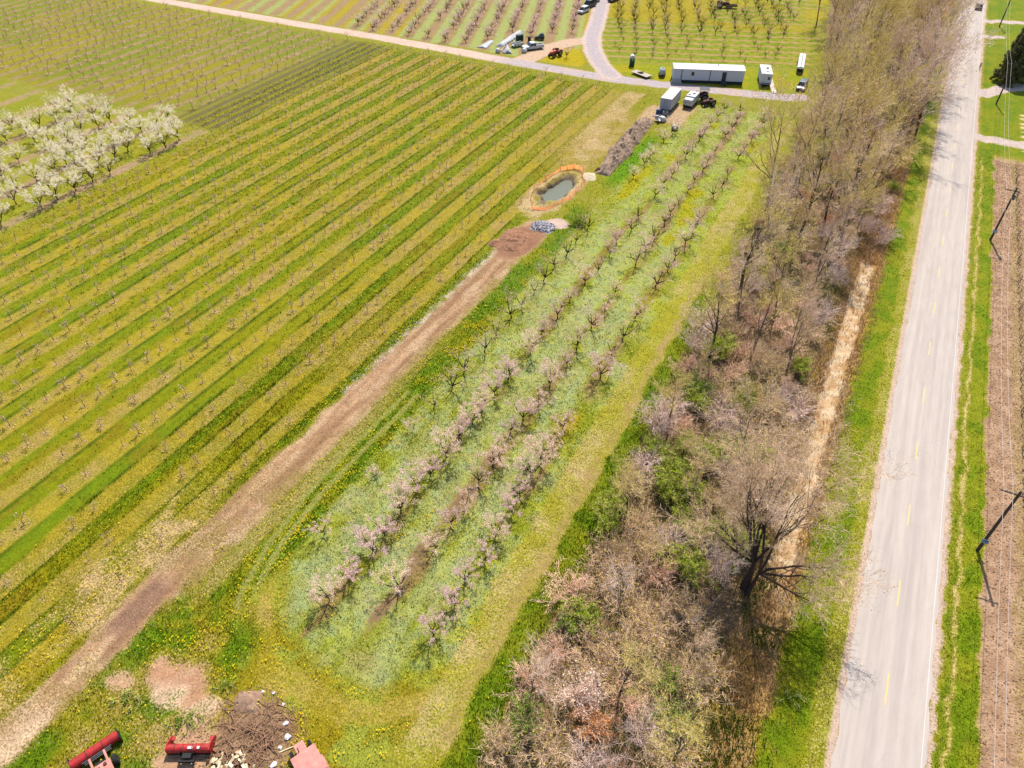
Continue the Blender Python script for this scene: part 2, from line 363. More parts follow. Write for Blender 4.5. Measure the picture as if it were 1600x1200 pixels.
    put(band(wx, 10.6, 12.4, .3), alb(160, 160, 40), alb(206, 186, 120), .35+.4*(nB-.5), .12, .05)
    for e in (12.35, 19.35): put(band(x+(nD-.5)*.35, e-.32, e+.3, .14), None, alb(222, 192, 170), 1.0, .03, 0)
    # right of the road
    put(band(wx, 20.1, 22.9, .2), mixc(alb(120, 145, 22), alb(150, 157, 44), sm(.35, .65, nB)), alb(186, 172, 90), .12+.4*(nA-.5), .13, .04)
    put(band(wx, 20.55, 20.95, .2)*(1-sm(158, 164, y)), alb(184, 170, 90), alb(222, 196, 132), .62+.5*(nB-.5), .12)
    vy = sm(22.7, 23.0, wx)*(1-sm(159, 163, wy))
    put(vy, alb(176, 160, 60), mixc(alb(204, 166, 134), alb(182, 144, 112), sm(.3, .7, nD)), .95, .05, 0, 2)
    put(vy*band(wx, 25.4, 27.2, .3), mixc(alb(176, 164, 60), alb(150, 150, 50), nB), None, .6, .14, .05)
    put(vy*band(x, 29, 32, .4), alb(150, 150, 50), None, .3, .14)
    lw = sm(20.1, 20.4, wx)*sm(162, 165, wy)
    put(lw, mixc(alb(122, 146, 12), alb(146, 154, 24), sm(.3, .7, nB)), alb(190, 170, 80), .02, .16, .03)
    put(sm(27.0, 28.0, x)*band(y, 166, 189, .5)*(((y/2.6) % 1) < .45), None, alb(228, 206, 150), .85, .06)
    for pts, hw in DRIVES:
        put((1-sm(hw-.3, hw+.3, dpoly(x, y, pts)+.4*(nB-.5))), None, alb(222, 200, 190), 1.2, .02, 0, 4)
    # beyond the farm road: plots turned by 20 degrees
    u = x*E1[0]+y*E1[1]; v = x*E2[0]+y*E2[1]; uw = u+(nB-.5)*.8; vw = v+(nB-.5)*.8
    bey = sm(171.5, 173, wy)
    da = dpoly(x, y, ACC); ua = -10.5                                  # access road runs along E2
    left_ = bey*(1-sm(-74, -71, x+.345*(y-180)))
    r4 = np.abs(((uw+27.3)/5.6+.5) % 1-.5)
    tone = _h(np.floor((u+27.3)/5.6+.5), np.zeros(n), 5)
    put(left_, mixc(alb(174, 182, 104), alb(188, 168, 30), ((tone > .62)*1.0)), alb(186, 160, 110), .2+.6*(nB-.5), .2, .1+.3*(tone > .62))
    put(left_*(1-sm(.2, .3, r4)), alb(160, 140, 70), alb(180, 146, 112), .66+.5*(nB-.5), .15)
    right_ = bey*sm(-70, -67, x+.345*(y-180))*(1-sm(-17, -15, x+.1*(y-180)))
    r5 = np.abs(((v*.8+vw*.2-186.4)/4.4+.5) % 1-.5)
    put(right_, mixc(alb(164, 168, 62), alb(144, 160, 48), sm(.3, .7, nB)), alb(190, 166, 90), .12, .15, .05)
    put(right_*(1-sm(.14, .24, r5))*sm(190, 192, v), alb(160, 150, 60), alb(192, 160, 104), .62+.5*(nB-.5), .12)
    put(right_*sm(.24, .3, r5)*(1-sm(.3, .38, r5))*sm(190, 192, v), alb(120, 142, 24), None, .0, .25)
    put(right_*sm(218, 226, v)*sm(.5, .6, nC)*.6, alb(200, 172, 24), None, .05, .2, .3)
    put(right_*(1-sm(188, 191, v)), mixc(alb(156, 166, 16), alb(182, 172, 24), sm(.4, .65, nB)), None, .03, .18, .25)
    yl = bey*band(x, -81, -70, .6)*(1-sm(183, 186, wy))*sm(3.2, 3.8, da)
    put(yl, mixc(alb(204, 176, 14), alb(184, 176, 20), nB), None, .02, .2, .6)
    put(1-sm(2.3, 3.3, dpoly(x, y, YARD)+.8*(nB-.5)), None, alb(226, 192, 160), 1.2, .03, 0, 3)
    fd = dpoly(x, y, FARM)
    fcol = mixc(alb(238, 206, 186), alb(206, 190, 190), sm(-96, -86, x))
    fcol = mixc(fcol, alb(226, 190, 164), sm(.55, .7, fbm(x/4, y/.8, 81, 3))*.6)
    put(1-sm(1.9, 2.5, fd+.5*(nB-.5)), None, fcol, 1.25, .02, 0, 3)
    acol = mixc(alb(204, 188, 188), alb(232, 206, 190), sm(1.2, 2.2, da))
    put(1-sm(2.2, 2.9, da+.5*(nB-.5)), None, acol, 1.25, .02, 0, 3)
    ws = (1-sm(-36, -33.5, wx))*band(wx, -45.3, -30, .5)*(1-sm(17, 21, wy))
    put(ws, mixc(alb(112, 142, 20), alb(160, 152, 36), sm(.36, .64, nB)), alb(198, 166, 116), .22+.8*(nB-.5)+.5*(nA-.5), .22, .08+.5*sm(.48, .62, fbm(x/3, y/3, 74, 3))*sm(9, 13, y))
    # bare soil spots
    pc = np.minimum(dpoly(x, y, PATCH), 1.6*np.hypot((x+38.4)/1.5, (y-11.6)/1.2)-1.0)
    put((1-sm(.9, 2.2, pc+4.2*(nB-.5)+2*(nA-.5))), None, mixc(alb(230, 194, 160), alb(204, 154, 118), sm(.35, .65, nB)), .85+1.3*(nB-.5)+.6*(nD-.5), .1, 0)
    put((1-sm(.5, 1.8, np.hypot((x+42.6)/1.3, (y-9.6)/.8)+2.6*(nB-.5))), None, alb(214, 172, 134), .8, .1, 0)
    put(1-sm(2.0, 4.6, np.hypot(x+29.6, y-11.4)+3.4*(nB-.5)+1.5*(nA-.5)), None, mixc(alb(186, 150, 116), alb(150, 116, 92), sm(.35, .65, nD)), .85+.5*(nB-.5), .1, 0)
    put(1-sm(1.2, 3.0, np.hypot(x+33.4, y-7.9)+2.6*(nB-.5)), None, mixc(alb(224, 182, 146), alb(204, 154, 116), nB), 1.0, .05, 0)
    put(1-sm(.8, 1.05, pit_d(x, y)+.15*(nB-.5)), None, mixc(alb(130, 112, 98), alb(84, 74, 68), sm(.35, .65, nD)), 1.3, .02, 0)
    put(band(pit_d(x, y), 1.0, 1.55, .2)*.9, alb(168, 152, 70), alb(218, 188, 142), .7+.6*(nB-.5), .08, 0)
    put(1-sm(2.6, 4.2, np.hypot((x+45.4)/1.0, (y-90.5)/1.7)+1.2*(nB-.5)), None, mixc(alb(186, 136, 104), alb(158, 112, 86), nB), 1.25, .02, 0, 1)
    put(1-sm(1.5, 2.3, np.hypot((x+42.2), (y-98.6)/.9)+.8*(nB-.5)), None, alb(226, 196, 178), 1.1, .02, 0)
    put(1-sm(1.6, 2.8, np.abs(wx+46.0))*1.0*1, None, None, None) if False else None
    put(band(wx, -50.5, -44.6, .7)*band(y, 117, 150, 3)*.9, alb(166, 148, 60), alb(208, 178, 128), .5+.8*(nB-.5), .1, 0)
    put(band(wx, -46, -36, 1.0)*band(y, 148, 164, 2)*sm(.35, .5, nA), alb(176, 150, 50), alb(220, 184, 152), .6, .1, 0)
    return veg, soil, np.clip(cov, -.3, 1.4), h, np.clip(fl, 0, 1), cls
# ------------------------------------------------------------------ ground sheet
RG = np.random.default_rng(7)
def lines(spec):
    out = [spec[0][0]]
    for a, b, s in spec: out += list(np.linspace(a, b, max(1, int(round((b-a)/s)))+1)[1:])
    return np.array(out)
gx = lines([(-2500, -600, 400), (-600, -280, 40), (-280, -130, 1.0), (-130, -62, .5), (-62, 32, .3), (32, 80, 4), (80, 600, 60), (600, 2500, 400)])
gy = lines([(-1500, -300, 300), (-300, -20, 20), (-20, -2, 2), (-2, 62, .3), (62, 125, .42), (125, 200, .75), (200, 300, 1.1), (300, 460, 8), (460, 3000, 300)])
GX, GY = np.meshgrid(gx, gy)
X, Y = GX.ravel(), GY.ravel()
veg, soil, cov, hh, fl, cls = land(X, Y)
Z = height(X, Y)
nx = len(gx); ny = len(gy)
idx = np.arange(nx*ny).reshape(ny, nx)
Q = np.stack([idx[:-1, :-1], idx[:-1, 1:], idx[1:, 1:], idx[1:, :-1]], -1).reshape(-1, 4)
qc = cls[Q[:, 0]]
GM = ground_material()
for k, nm in enumerate(['ground', 'dirt_track', 'vineyard_soil', 'farm_road', 'driveway']):
    q = Q[qc == k]
    if not len(q): continue
    used, inv = np.unique(q, return_inverse=True)
    me = fast_mesh(nm, np.stack([X[used], Y[used], Z[used]], 1), inv.reshape(-1, 4), smooth=True)
    vcol(me, 'veg', veg[used]); vcol(me, 'soil', soil[used])
    a = me.attributes.new('cover', 'FLOAT', 'POINT'); a.data.foreach_set('value', cov[used].astype(np.float32))
    o = link(nm, me, [GM]); tag(o, kind='structure')
    o['label'] = {'ground': 'wide spring farmland of grassy orchard strips and bare patches', 'dirt_track': 'tan dirt track beside the old orchard', 'vineyard_soil': 'bare pinkish tilled soil beside the roadside verge', 'farm_road': 'pale gravel farm road crossing behind the young orchard', 'driveway': 'short gravel driveways leaving the paved road'}[nm]

# ------------------------------------------------------------------ paved road
def asphalt():
    m, N, L, B = nodes('asphalt')
    tc = N.new('ShaderNodeTexCoord')
    def noise(sx, sy, sc, det=4):
        mp = N.new('ShaderNodeMapping'); mp.inputs['Scale'].default_value = (sx, sy, 1); L.new(tc.outputs['Object'], mp.inputs[0])
        n = N.new('ShaderNodeTexNoise'); n.inputs['Scale'].default_value = sc; n.inputs['Detail'].default_value = det
        L.new(mp.outputs[0], n.inputs['Vector']); return n.outputs[0]
    cr = N.new('ShaderNodeValToRGB'); e = cr.color_ramp.elements
    k = KG
    e[0].position = .3; e[0].color = (*alb(203, 189, 181, k), 1); e[1].position = .7; e[1].color = (*alb(224, 209, 196, k), 1)
    L.new(noise(1.3, .03, 1.0), cr.inputs[0])
    n2 = noise(1, .12, 2.5); n3 = noise(1, 1, 14)
    def mr(v, a, b):
        q = N.new('ShaderNodeMapRange'); L.new(v, q.inputs[0]); q.inputs[1].default_value = .25; q.inputs[2].default_value = .75
        q.inputs[3].default_value = a; q.inputs[4].default_value = b; return q.outputs[0]
    mu = N.new('ShaderNodeMath'); mu.operation = 'MULTIPLY'; L.new(mr(n2, .93, 1.06), mu.inputs[0]); L.new(mr(n3, .93, 1.06), mu.inputs[1])
    # dark hairline cracks
    vo = N.new('ShaderNodeTexVoronoi'); vo.feature = 'DISTANCE_TO_EDGE'; vo.inputs['Scale'].default_value = .22
    mp = N.new('ShaderNodeMapping'); mp.inputs['Scale'].default_value = (1, .45, 1)
    ad = N.new('ShaderNodeVectorMath'); ad.operation = 'MULTIPLY_ADD'; ad.inputs[1].default_value = (1.5, 1.5, 0)
    nn = N.new('ShaderNodeTexNoise'); nn.inputs['Scale'].default_value = .8; L.new(tc.outputs['Object'], nn.inputs['Vector'])
    L.new(nn.outputs['Color'], ad.inputs[0]); L.new(tc.outputs['Object'], ad.inputs[2]); L.new(ad.outputs[0], mp.inputs[0]); L.new(mp.outputs[0], vo.inputs['Vector'])
    ck = N.new('ShaderNodeMapRange'); L.new(vo.outputs['Distance'], ck.inputs[0]); ck.inputs[1].default_value = 0; ck.inputs[2].default_value = .012
    ck.inputs[3].default_value = .95; ck.inputs[4].default_value = 1
    m2 = N.new('ShaderNodeMath'); m2.operation = 'MULTIPLY'; L.new(mu.outputs[0], m2.inputs[0]); L.new(ck.outputs[0], m2.inputs[1])
    vm = N.new('ShaderNodeVectorMath'); vm.operation = 'SCALE'; L.new(cr.outputs[0], vm.inputs[0]); L.new(m2.outputs[0], vm.inputs['Scale'])
    L.new(vm.outputs[0], B.inputs['Base Color']); B.inputs['Roughness'].default_value = .9; B.inputs['Specular IOR Level'].default_value = .1
    return m
M_ASPH = asphalt()
M_YEL = mat('worn yellow paint', (246, 218, 150), .8, .12, 6); M_WHT = mat('worn white paint', (240, 232, 226), .8, .1, 6)
ry = np.concatenate([np.arange(-60, 300, 1.2), np.arange(300, 1500, 60)]); rxs = np.array([12.55, 14.2, 15.85, 17.5, 19.15]); rz = np.array([.03, .06, .09, .06, .03])
V = []; F = []
ra = np.random.default_rng(3)
for i, yy in enumerate(ry):
    for j, xx in enumerate(rxs):
        e = (ra.random()-.5)*.3 if j in (0, 4) else 0
        V.append((xx+e, yy, rz[j]))
for i in range(len(ry)-1):
    F += [(i*5+j, i*5+j+1, i*5+j+6, i*5+j+5) for j in range(4)]
road = link('road', fast_mesh('road', V, F), [M_ASPH]); tag(road, 'pale grey two-lane paved road with dashed yellow centre line', kind='structure')
d0 = 0.5*(ground_pt(1383, 1076)[1]+0)
dash = fast_mesh('lane_dash', [(-.07, -1.55, 0), (.07, -1.55, 0), (.07, 1.55, 0), (-.07, 1.55, 0)], [(0, 1, 2, 3)])
dash.materials.append(M_YEL)
for i in range(28):
    o = bpy.data.objects.new('lane_dash', dash); COL.objects.link(o); o.parent = road
    o.location = (15.75, ground_pt(1383, 1076)[1]+10.35*i, .094)
for xx, wd in ((18.85, .03),):
    zz = .03+.06*(1-abs(xx-15.85)/3.3)+.006
    link('edge_line', fast_mesh('edge_line', [(xx-wd, -50, zz), (xx+wd, -50, zz), (xx+wd, 400, zz), (xx-wd, 400, zz)], [(0, 1, 2, 3)]), [M_WHT], road)

# ------------------------------------------------------------------ grass, flowers, reeds, litter (nobody could count them)
def scatter(n, box, dens=None):
    x = RG.uniform(box[0], box[1], n); y = RG.uniform(box[2], box[3], n)
    k = in_view(x, y, 0, 25); return x[k], y[k]
def blades(name, x, y, hgt, col, wid, nb, mt, label, lean=.5, spread=.14, z0=None):
    """nb pointed blades at every spot"""
    n = len(x); x = np.repeat(x, nb); y = np.repeat(y, nb); hg = np.repeat(hgt, nb)*RG.uniform(.55, 1.25, n*nb); c = np.repeat(col, nb, 0)
    wd = np.repeat(wid, nb) if np.ndim(wid) else wid
    z = height(x, y)-.02 if z0 is None else np.repeat(z0, nb)
    x = x+RG.normal(0, spread, n*nb); y = y+RG.normal(0, spread, n*nb)
    a = RG.uniform(0, 2*np.pi, n*nb); b = RG.uniform(0, 2*np.pi, n*nb); l = RG.uniform(0, lean, n*nb)*hg
    dx = np.cos(a)*wd*.5; dy = np.sin(a)*wd*.5
    V = np.empty((n*nb, 3, 3)); V[:, 0] = np.stack([x-dx, y-dy, z], 1); V[:, 1] = np.stack([x+dx, y+dy, z], 1)
    V[:, 2] = np.stack([x+np.cos(b)*l, y+np.sin(b)*l, z+hg], 1)
    me = fast_mesh(name, V.reshape(-1, 3), np.arange(n*nb*3).reshape(-1, 3))
    c = c*RG.uniform(.58, 1.42, (n*nb, 1))
    vcol(me, 'col', np.repeat(c, 3, 0))
    o = link(name, me, [mt]); tag(o, label, kind='stuff'); return o
M_GRASS = attr_mat('grass blades', 'col', .75, trans=.22)
def grass_layer(n, box, nb, wid, label, hs=1.0):
    x, y = scatter(n, box)
    v, s, c, h, f, k = land(x, y)
    fade = np.clip((86-y)/40, 0, 1) if box[3] < 100 else np.clip((y-30)/40, .25, 1)
    keep = (RG.random(len(x)) > np.clip(c*1.15-.1, 0, 1)) & (RG.random(len(x)) < fade) & (k != 3) & (k != 4) & ~((x > 12.0) & (x < 19.75)) & (pit_d(x, y) > .95)
    x, y, v, h = x[keep], y[keep], v[keep], h[keep]
    return blades('grass', x, y, h*hs, v*1.05, wid, nb, M_GRASS, label)
grass_layer(165000, (-62, 24, -2, 86), 3, .08, 'short spring grass on the near orchard floor and verges')
grass_layer(110000, (-130, 24, 20, 165), 2, .12, 'grass alleys of the young orchard and far verges', 1.1)
def flowers(n, box, size, label):
    x, y = scatter(n, box); f = land(x, y)[4]
    cl = sm(.4, .62, fbm(x/1.6, y/1.6, 77, 2))
    k = (RG.random(len(x)) < f*(.15+.85*cl)) & ~((x > 12.0) & (x < 19.75)); x, y = x[k], y[k]; n = len(x)
    z = height(x, y)+RG.uniform(.12, .26, n); s = size*RG.uniform(.6, 1.3, n)
    V = np.empty((n, 5, 3)); ang = RG.uniform(0, 6.28, n)
    for i in range(4):
        V[:, i] = np.stack([x+np.cos(ang+i*np.pi/2)*s, y+np.sin(ang+i*np.pi/2)*s, z], 1)
    V[:, 4] = np.stack([x, y, z+s*.6], 1)
    b = np.arange(n)[:, None]*5
    F = np.stack([b+np.array([[i, (i+1) % 4, 4]]) for i in range(4)], 1).reshape(-1, 3)
    me = fast_mesh('dandelions', V.reshape(-1, 3), F)
    c = np.array(alb(255, 226, 30, 1.5))[None]*RG.uniform(.75, 1.15, (n, 1)); c[:, 1] *= RG.uniform(.8, 1.1, n)
    vcol(me, 'col', np.repeat(c, 5, 0))
    tag(link('dandelions', me, [M_GRASS]), label, kind='stuff')
flowers(110000, (-62, 0, 2, 70), .066, 'yellow dandelions sprinkled over the grass near the track')
flowers(60000, (-130, 0, 60, 240), .12, 'yellow dandelions in the far orchard grass')
# dry reeds along the ditch and dead stems in the belt
x = RG.normal(0, 1.5, 26000); y = RG.uniform(22, 262, 26000); x = x+5.2+.012*(y-60); k = in_view(x, y) & (x < 8.6); x, y = x[k], y[k]
k = ~((np.abs(x-5.2-.012*(y-60)) < 1.15) & (y > 47) & (y < 110) & (RG.random(len(x)) < .93)); x, y = x[k], y[k]
tt = RG.random((len(x), 1)); gg = sm(.5, .62, fbm(x/3, y/3, 88, 3))[:, None]*(1-sm(44, 52, y))[:, None]
col = (1-gg)*(np.array(alb(216, 164, 100, 1.6))*tt+np.array(alb(226, 190, 138, 1.6))*(1-tt))+gg*np.array(alb(130, 148, 34))
blades('dry_reeds', x, y, RG.uniform(.35, .95, len(x)), col, .09, 2, M_GRASS, 'tawny dead reeds lining the roadside ditch', .8, .15)
x = RG.uniform(-13, 4.5, 52000); y = RG.uniform(18, 240, 52000); k = in_view(x, y) & (RG.random(len(x)) < .35+.65*sm(140, 60, y)); x, y = x[k], y[k]
g = sm(.52, .66, fbm(x/7, y/7, 1, 4))[:, None]; tt = RG.random((len(x), 1))
col = (np.array(alb(184, 152, 116, 1.6))*tt+np.array(alb(160, 134, 112, 1.6))*(1-tt))*(1-g)+np.array(alb(120, 146, 36))*g
blades('undergrowth', x, y, RG.uniform(.25, .9, len(x)), col, .07, 2, M_GRASS, 'dead stems and fresh weeds covering the floor of the tree belt', 1.1, .25)
# clods and stones on the bare soil
def clods(name, x, y, size, col, label):
    n = len(x); s = size*RG.uniform(.5, 1.5, n); z = height(x, y)
    P = np.array([(1, 0, 0), (0, 1, 0), (-1, 0, 0), (0, -1, 0), (0, 0, .8), (0, 0, -.5)])
    F0 = np.array([(0, 1, 4), (1, 2, 4), (2, 3, 4), (3, 0, 4)])
    a = RG.uniform(0, 6.28, n); V = np.empty((n, 6, 3)); J = RG.uniform(.6, 1.3, (n, 6, 1))
    Q = P[None]*J; V[:, :, 0] = x[:, None]+s[:, None]*(Q[:, :, 0]*np.cos(a)[:, None]-Q[:, :, 1]*np.sin(a)[:, None])
    V[:, :, 1] = y[:, None]+s[:, None]*(Q[:, :, 0]*np.sin(a)[:, None]+Q[:, :, 1]*np.cos(a)[:, None]); V[:, :, 2] = z[:, None]+s[:, None]*Q[:, :, 2]
    F = (np.arange(n)[:, None, None]*6+F0[None]).reshape(-1, 3)
    me = fast_mesh(name, V.reshape(-1, 3), F); c = np.array(col)[None]*RG.uniform(.6, 1.3, (n, 1)); vcol(me, 'col', np.repeat(c, 6, 0))
    tag(link(name, me, [M_SOILP]), label, kind='stuff')
M_SOILP = attr_mat('soil pieces', 'col', .95)
x = RG.uniform(22.9, 31, 16000); y = RG.uniform(34, 160, 16000); k = in_view(x, y); clods('soil_clods', x[k], y[k], .085, alb(196, 156, 122), 'crumbly clods on the tilled vineyard soil')
y = RG.uniform(2, 96, 9000); x = -46.9+.026*np.clip(y-10, 0, 90)+RG.normal(0, 1.5, 9000); k = in_view(x, y); clods('track_gravel', x[k], y[k], .05, alb(212, 172, 134), 'loose crumbs of earth on the dirt track')
y = RG.uniform(48, 90, 800); x = -49.5+.026*np.clip(y-10, 0, 90)+RG.normal(0, .5, 800); clods('pale_stones', x, y, .09, alb(240, 228, 208), 'pale stones raked along the track edge')
x = RG.uniform(-35, -24, 2600); y = RG.uniform(5, 15, 2600); k = np.hypot(x+29.6, y-11) < 4.6; clods('soil_crumbs', x[k], y[k], .07, alb(170, 132, 106), 'earth crumbs round the brush pile')
# ------------------------------------------------------------------ trees
def seg_mesh(name, segs, sides=3):
    """every limb piece a tapered tube: segs rows p0 p1 r0 r1"""
    S = np.array([(*a, *b, r0, r1) for a, b, r0, r1 in segs]); n = len(S)
    p, q = S[:, :3], S[:, 3:6]; d = q-p; d /= np.linalg.norm(d, axis=1)[:, None]+1e-9
    ref = np.where(np.abs(d[:, 2:3]) > .9, np.array([[1., 0, 0]]), np.array([[0, 0, 1.]]))
    u = np.cross(d, ref); u /= np.linalg.norm(u, axis=1)[:, None]; w_ = np.cross(d, u)
    V = np.empty((n, 2*sides, 3))
    for k in range(sides):
        a = 2*np.pi*k/sides; e = u*math.cos(a)+w_*math.sin(a)
        V[:, k] = p+e*S[:, 6:7]; V[:, sides+k] = q+e*S[:, 7:8]
    F0 = np.array([(k, (k+1) % sides, sides+(k+1) % sides, sides+k) for k in range(sides)])
    return V.reshape(-1, 3), (np.arange(n)[:, None, None]*2*sides+F0[None]).reshape(-1, 4)
def grow(rg, out, p, d, L, r, lev, P):
    n = P['n'][lev]; last = lev == len(P['n'])-1
    for i in range(n):
        wb = P['wob'][lev]
        d = (d+Vector((rg.gauss(0, wb), rg.gauss(0, wb), rg.gauss(0, wb)+P['up'][lev]))).normalized()
        q = p+d*(L/n); ra_, rb = r*(1-.75*i/n), r*(1-.75*(i+1)/n)
        out.append((p.copy(), q.copy(), ra_, rb, lev))
        if not last and (i+1)/n >= P['start'][lev]:
            k = P['kids'][lev]; k = int(k)+(rg.random() < k-int(k))
            for _ in range(k):
                az = rg.uniform(0, 6.283); an = P['ang'][lev]*rg.uniform(.7, 1.25)
                u = d.orthogonal().normalized(); u.rotate(Matrix.Rotation(az, 3, d))
                e = d*math.cos(an)+u*math.sin(an)
                if e.z < P.get('minz', -.2): e.z = P.get('minz', -.2)+rg.random()*.2; e.normalize()
                grow(rg, out, q, e, L*P['ratio'][lev]*rg.uniform(.65, 1.15), max(rb*P['rr'], P['rmin']), lev+1, P)
        p = q
def leaf_cards(rg, segs, n, size, spread, shape=1.5):
    """small pointed quads (leaves or petals) around the fine twigs"""
    P = np.array([(*a, *b) for a, b, *_ in segs]); i = rg.integers(0, len(P), n); t = rg.random((n, 1))
    c = P[i, :3]*(1-t)+P[i, 3:]*t+rg.normal(0, spread, (n, 3))
    a = rg.normal(size=(n, 3)); a /= np.linalg.norm(a, axis=1)[:, None]; b = np.cross(a, rg.normal(size=(n, 3))); b /= np.linalg.norm(b, axis=1)[:, None]
    s = size*rg.uniform(.6, 1.4, (n, 1)); V = np.stack([c-a*s*shape*.5, c+b*s*.5, c+a*s*shape*.5, c-b*s*.5], 1)
    return V.reshape(-1, 3), np.arange(4*n).reshape(-1, 4)
def split(segs, lv): return [s[:4] for s in segs if s[4] <= lv], [s[:4] for s in segs if s[4] > lv]
def mesh2(name, parts, mats):
    """several (V, F4, material index) pieces into one mesh"""
    V = []; F = []; mi = []; b = 0
    for v, f, m in parts:
        V.append(v); F.append(f+b); mi += [m]*len(f); b += len(v)
    me = fast_mesh(name, np.concatenate(V), np.concatenate(F), mi)
    for m in mats: me.materials.append(m)
    return me
M_DARKBARK = mat('dark wet bark', (84, 66, 58), .9, .3, 4, spec=.1, bump=.3, k=1.7)
M_GREYBARK = mat('grey bark', (116, 100, 86), .9, .3, 2, spec=.1, bump=.3, k=1.4)
M_PALEBARK = mat('pale weathered bark', (190, 176, 158), .9, .25, 2, spec=.1)
M_TWIG = [mat('twigs brown', (154, 130, 106), .9, .2, 1, spec=.1, island=.45, k=.58), mat('twigs grey pink', (162, 140, 128), .9, .2, 1, spec=.1, island=.45, k=.58), mat('twigs olive', (152, 136, 88), .9, .2, 1, spec=.1, island=.45, k=.58)]
M_PTWIG = mat('peach twigs', (176, 146, 132), .9, .2, 1, spec=.1, island=.35, k=.8)
M_BUD = mat('opening buds', (178, 156, 66), .8, .2, 1, island=.35, trans=.4, k=1.0)
M_PINK = mat('pink blossom', (220, 188, 184), .8, .15, 1, island=.35, trans=.45, k=.95)
M_PINK2 = mat('pale pink blossom', (226, 200, 180), .8, .15, 1, island=.3, trans=.45, k=.92)
M_WHITE = mat('white blossom', (232, 222, 194), .8, .12, 1, island=.3, trans=.45, k=1.0)
M_LEAF = mat('fresh leaves', (150, 168, 36), .7, .25, 1, island=.35, trans=.45, k=1.2)
M_LEAFD = mat('mid green leaves', (120, 148, 34), .7, .25, 1, island=.35, trans=.45, k=1.0)
VR = random.Random(17)
def vec(x, y, z): return Vector((x, y, z))
def kids(o, loc, rz, s, label, group=None, proto=None):
    """place a copy of a prototype: proto = (name, category, [(part name, mesh), ...])"""
    nm, cat, parts = proto
    e = thing(nm, label, cat, loc, rz, group); e.scale = (s*VR.uniform(.86, 1.14), s*VR.uniform(.86, 1.14), s*VR.uniform(.88, 1.12))
    for pn, me in parts:
        c = bpy.data.objects.new(pn, me); COL.objects.link(c); c.parent = e
    return e
# --- saplings of the young orchard
SAP = []; SAPP = []
M_SAPB = mat('sapling blossom', (206, 172, 142), .8, .15, 1, island=.3, trans=.4, k=1.2)
for i in range(6):
    rg = random.Random(100+i); ng = np.random.default_rng(100+i); segs = []
    grow(rg, segs, vec(0, 0, -.05), vec(0, 0, 1), .85, .045, 0, dict(n=[3, 3, 2], wob=[.06, .1, .1], up=[.1, .12, .05], start=[.5, .5], kids=[2.2, 1.6], ang=[.75, .6], ratio=[.75, .5], rr=.7, rmin=.012))
    big, fine = split(segs, 1)
    parts = [(*seg_mesh('s', big, 4), 0), (*seg_mesh('s', fine or big, 3), 0)]
    if i != 3: parts.append((*leaf_cards(ng, fine or big, (50, 80, 34, 0, 60, 24)[i], .1, .12), 1))
    fa = ng.uniform(0, 6.28, 26); fr = np.sqrt(ng.random(26))*.6; fc = np.stack([np.cos(fa)*fr, np.sin(fa)*fr, np.full(26, .09)], 1)
    fv = np.stack([fc+np.array([[.06, 0, 0]]), fc+np.array([[0, .06, .015]]), fc-np.array([[.06, 0, 0]]), fc-np.array([[0, .06, .015]])], 1).reshape(-1, 3)
    parts.append((fv, np.arange(104).reshape(-1, 4), 1))
    SAP.append(mesh2('fruit_sapling', parts, [M_DARKBARK, M_SAPB]))
    SAPP.append(('fruit_sapling', 'sapling', [('trunk', mesh2('trunk', parts[:1], [M_DARKBARK])), ('crown', mesh2('crown', parts[1:], [M_DARKBARK, M_SAPB]))]))
spots = []
rs = random.Random(5)
for r in range(15):
    x0 = ROW0-r*ROWD
    seq = 0
    y = 8.0+rs.random()*2
    while y < 161.5:
        y += 2.45
        x = x0+rs.gauss(0, .08); yy = y+rs.gauss(0, .12)
        miss = .5 if (r == 0) else .4 if r < 3 else .2 if r < 5 else .06
        if y > 130 and r < 2: miss = .9
        if rs.random() < miss: continue
        if not in_view(x, yy, .5, 4): continue
        px, py, d = project(x, yy)
        spots.append((d, r, seq, x, yy)); seq += 1
r = 0
for rr in range(23):                     # thin trees on the pinkish strips far left
    x0 = -135-rr*4.83; y = 103+rs.random()*3; seq = 0
    while y < 161:
        y += 2.8
        if rs.random() < .15 or not in_view(x0, y, .5, 4): continue
        spots.append((project(x0, y)[2], 15+rr, seq, x0, y)); seq += 1
spots.sort()
rest = []
for i, (d, r, seq, x, y) in enumerate(spots):
    ki = rs.randrange(6); s = rs.uniform(.8, 1.15)*(.8 if r < 3 else 1.0 if r < 15 else 1.3); rz = rs.uniform(0, 6.28)
    if i < 300:
        kids(None, (x, y, float(height(np.array([x]), np.array([y]))[0])), rz, s, 'young sapling, '+nth(seq)+' from near end, '+nth(r)+' row beyond dirt track', 'young saplings in the striped field', SAPP[ki])
    else: rest.append((x, y, rz, s, rs.randrange(6)))
AV = []; AF = []; AM = []; b = 0
for k in range(6):
    me = SAP[k]; nv = len(me.vertices); co = np.empty(nv*3, np.float32); me.vertices.foreach_get('co', co); co = co.reshape(-1, 3)
    fi = np.empty(len(me.loops), np.int32); me.loops.foreach_get('vertex_index', fi); fi = fi.reshape(-1, 4); mi = np.empty(len(me.polygons), np.int32); me.polygons.foreach_get('material_index', mi)
    for x, y, rz, s, kk in rest:
        if kk != k: continue
        c, sn = math.cos(rz)*s, math.sin(rz)*s
        AV.append(np.stack([co[:, 0]*c-co[:, 1]*sn+x, co[:, 0]*sn+co[:, 1]*c+y, co[:, 2]*s], 1)); AF.append(fi+b); AM.append(mi); b += nv
me = fast_mesh('fruit_saplings', np.concatenate(AV), np.concatenate(AF), np.concatenate(AM)); me.materials.append(M_DARKBARK); me.materials.append(M_SAPB)
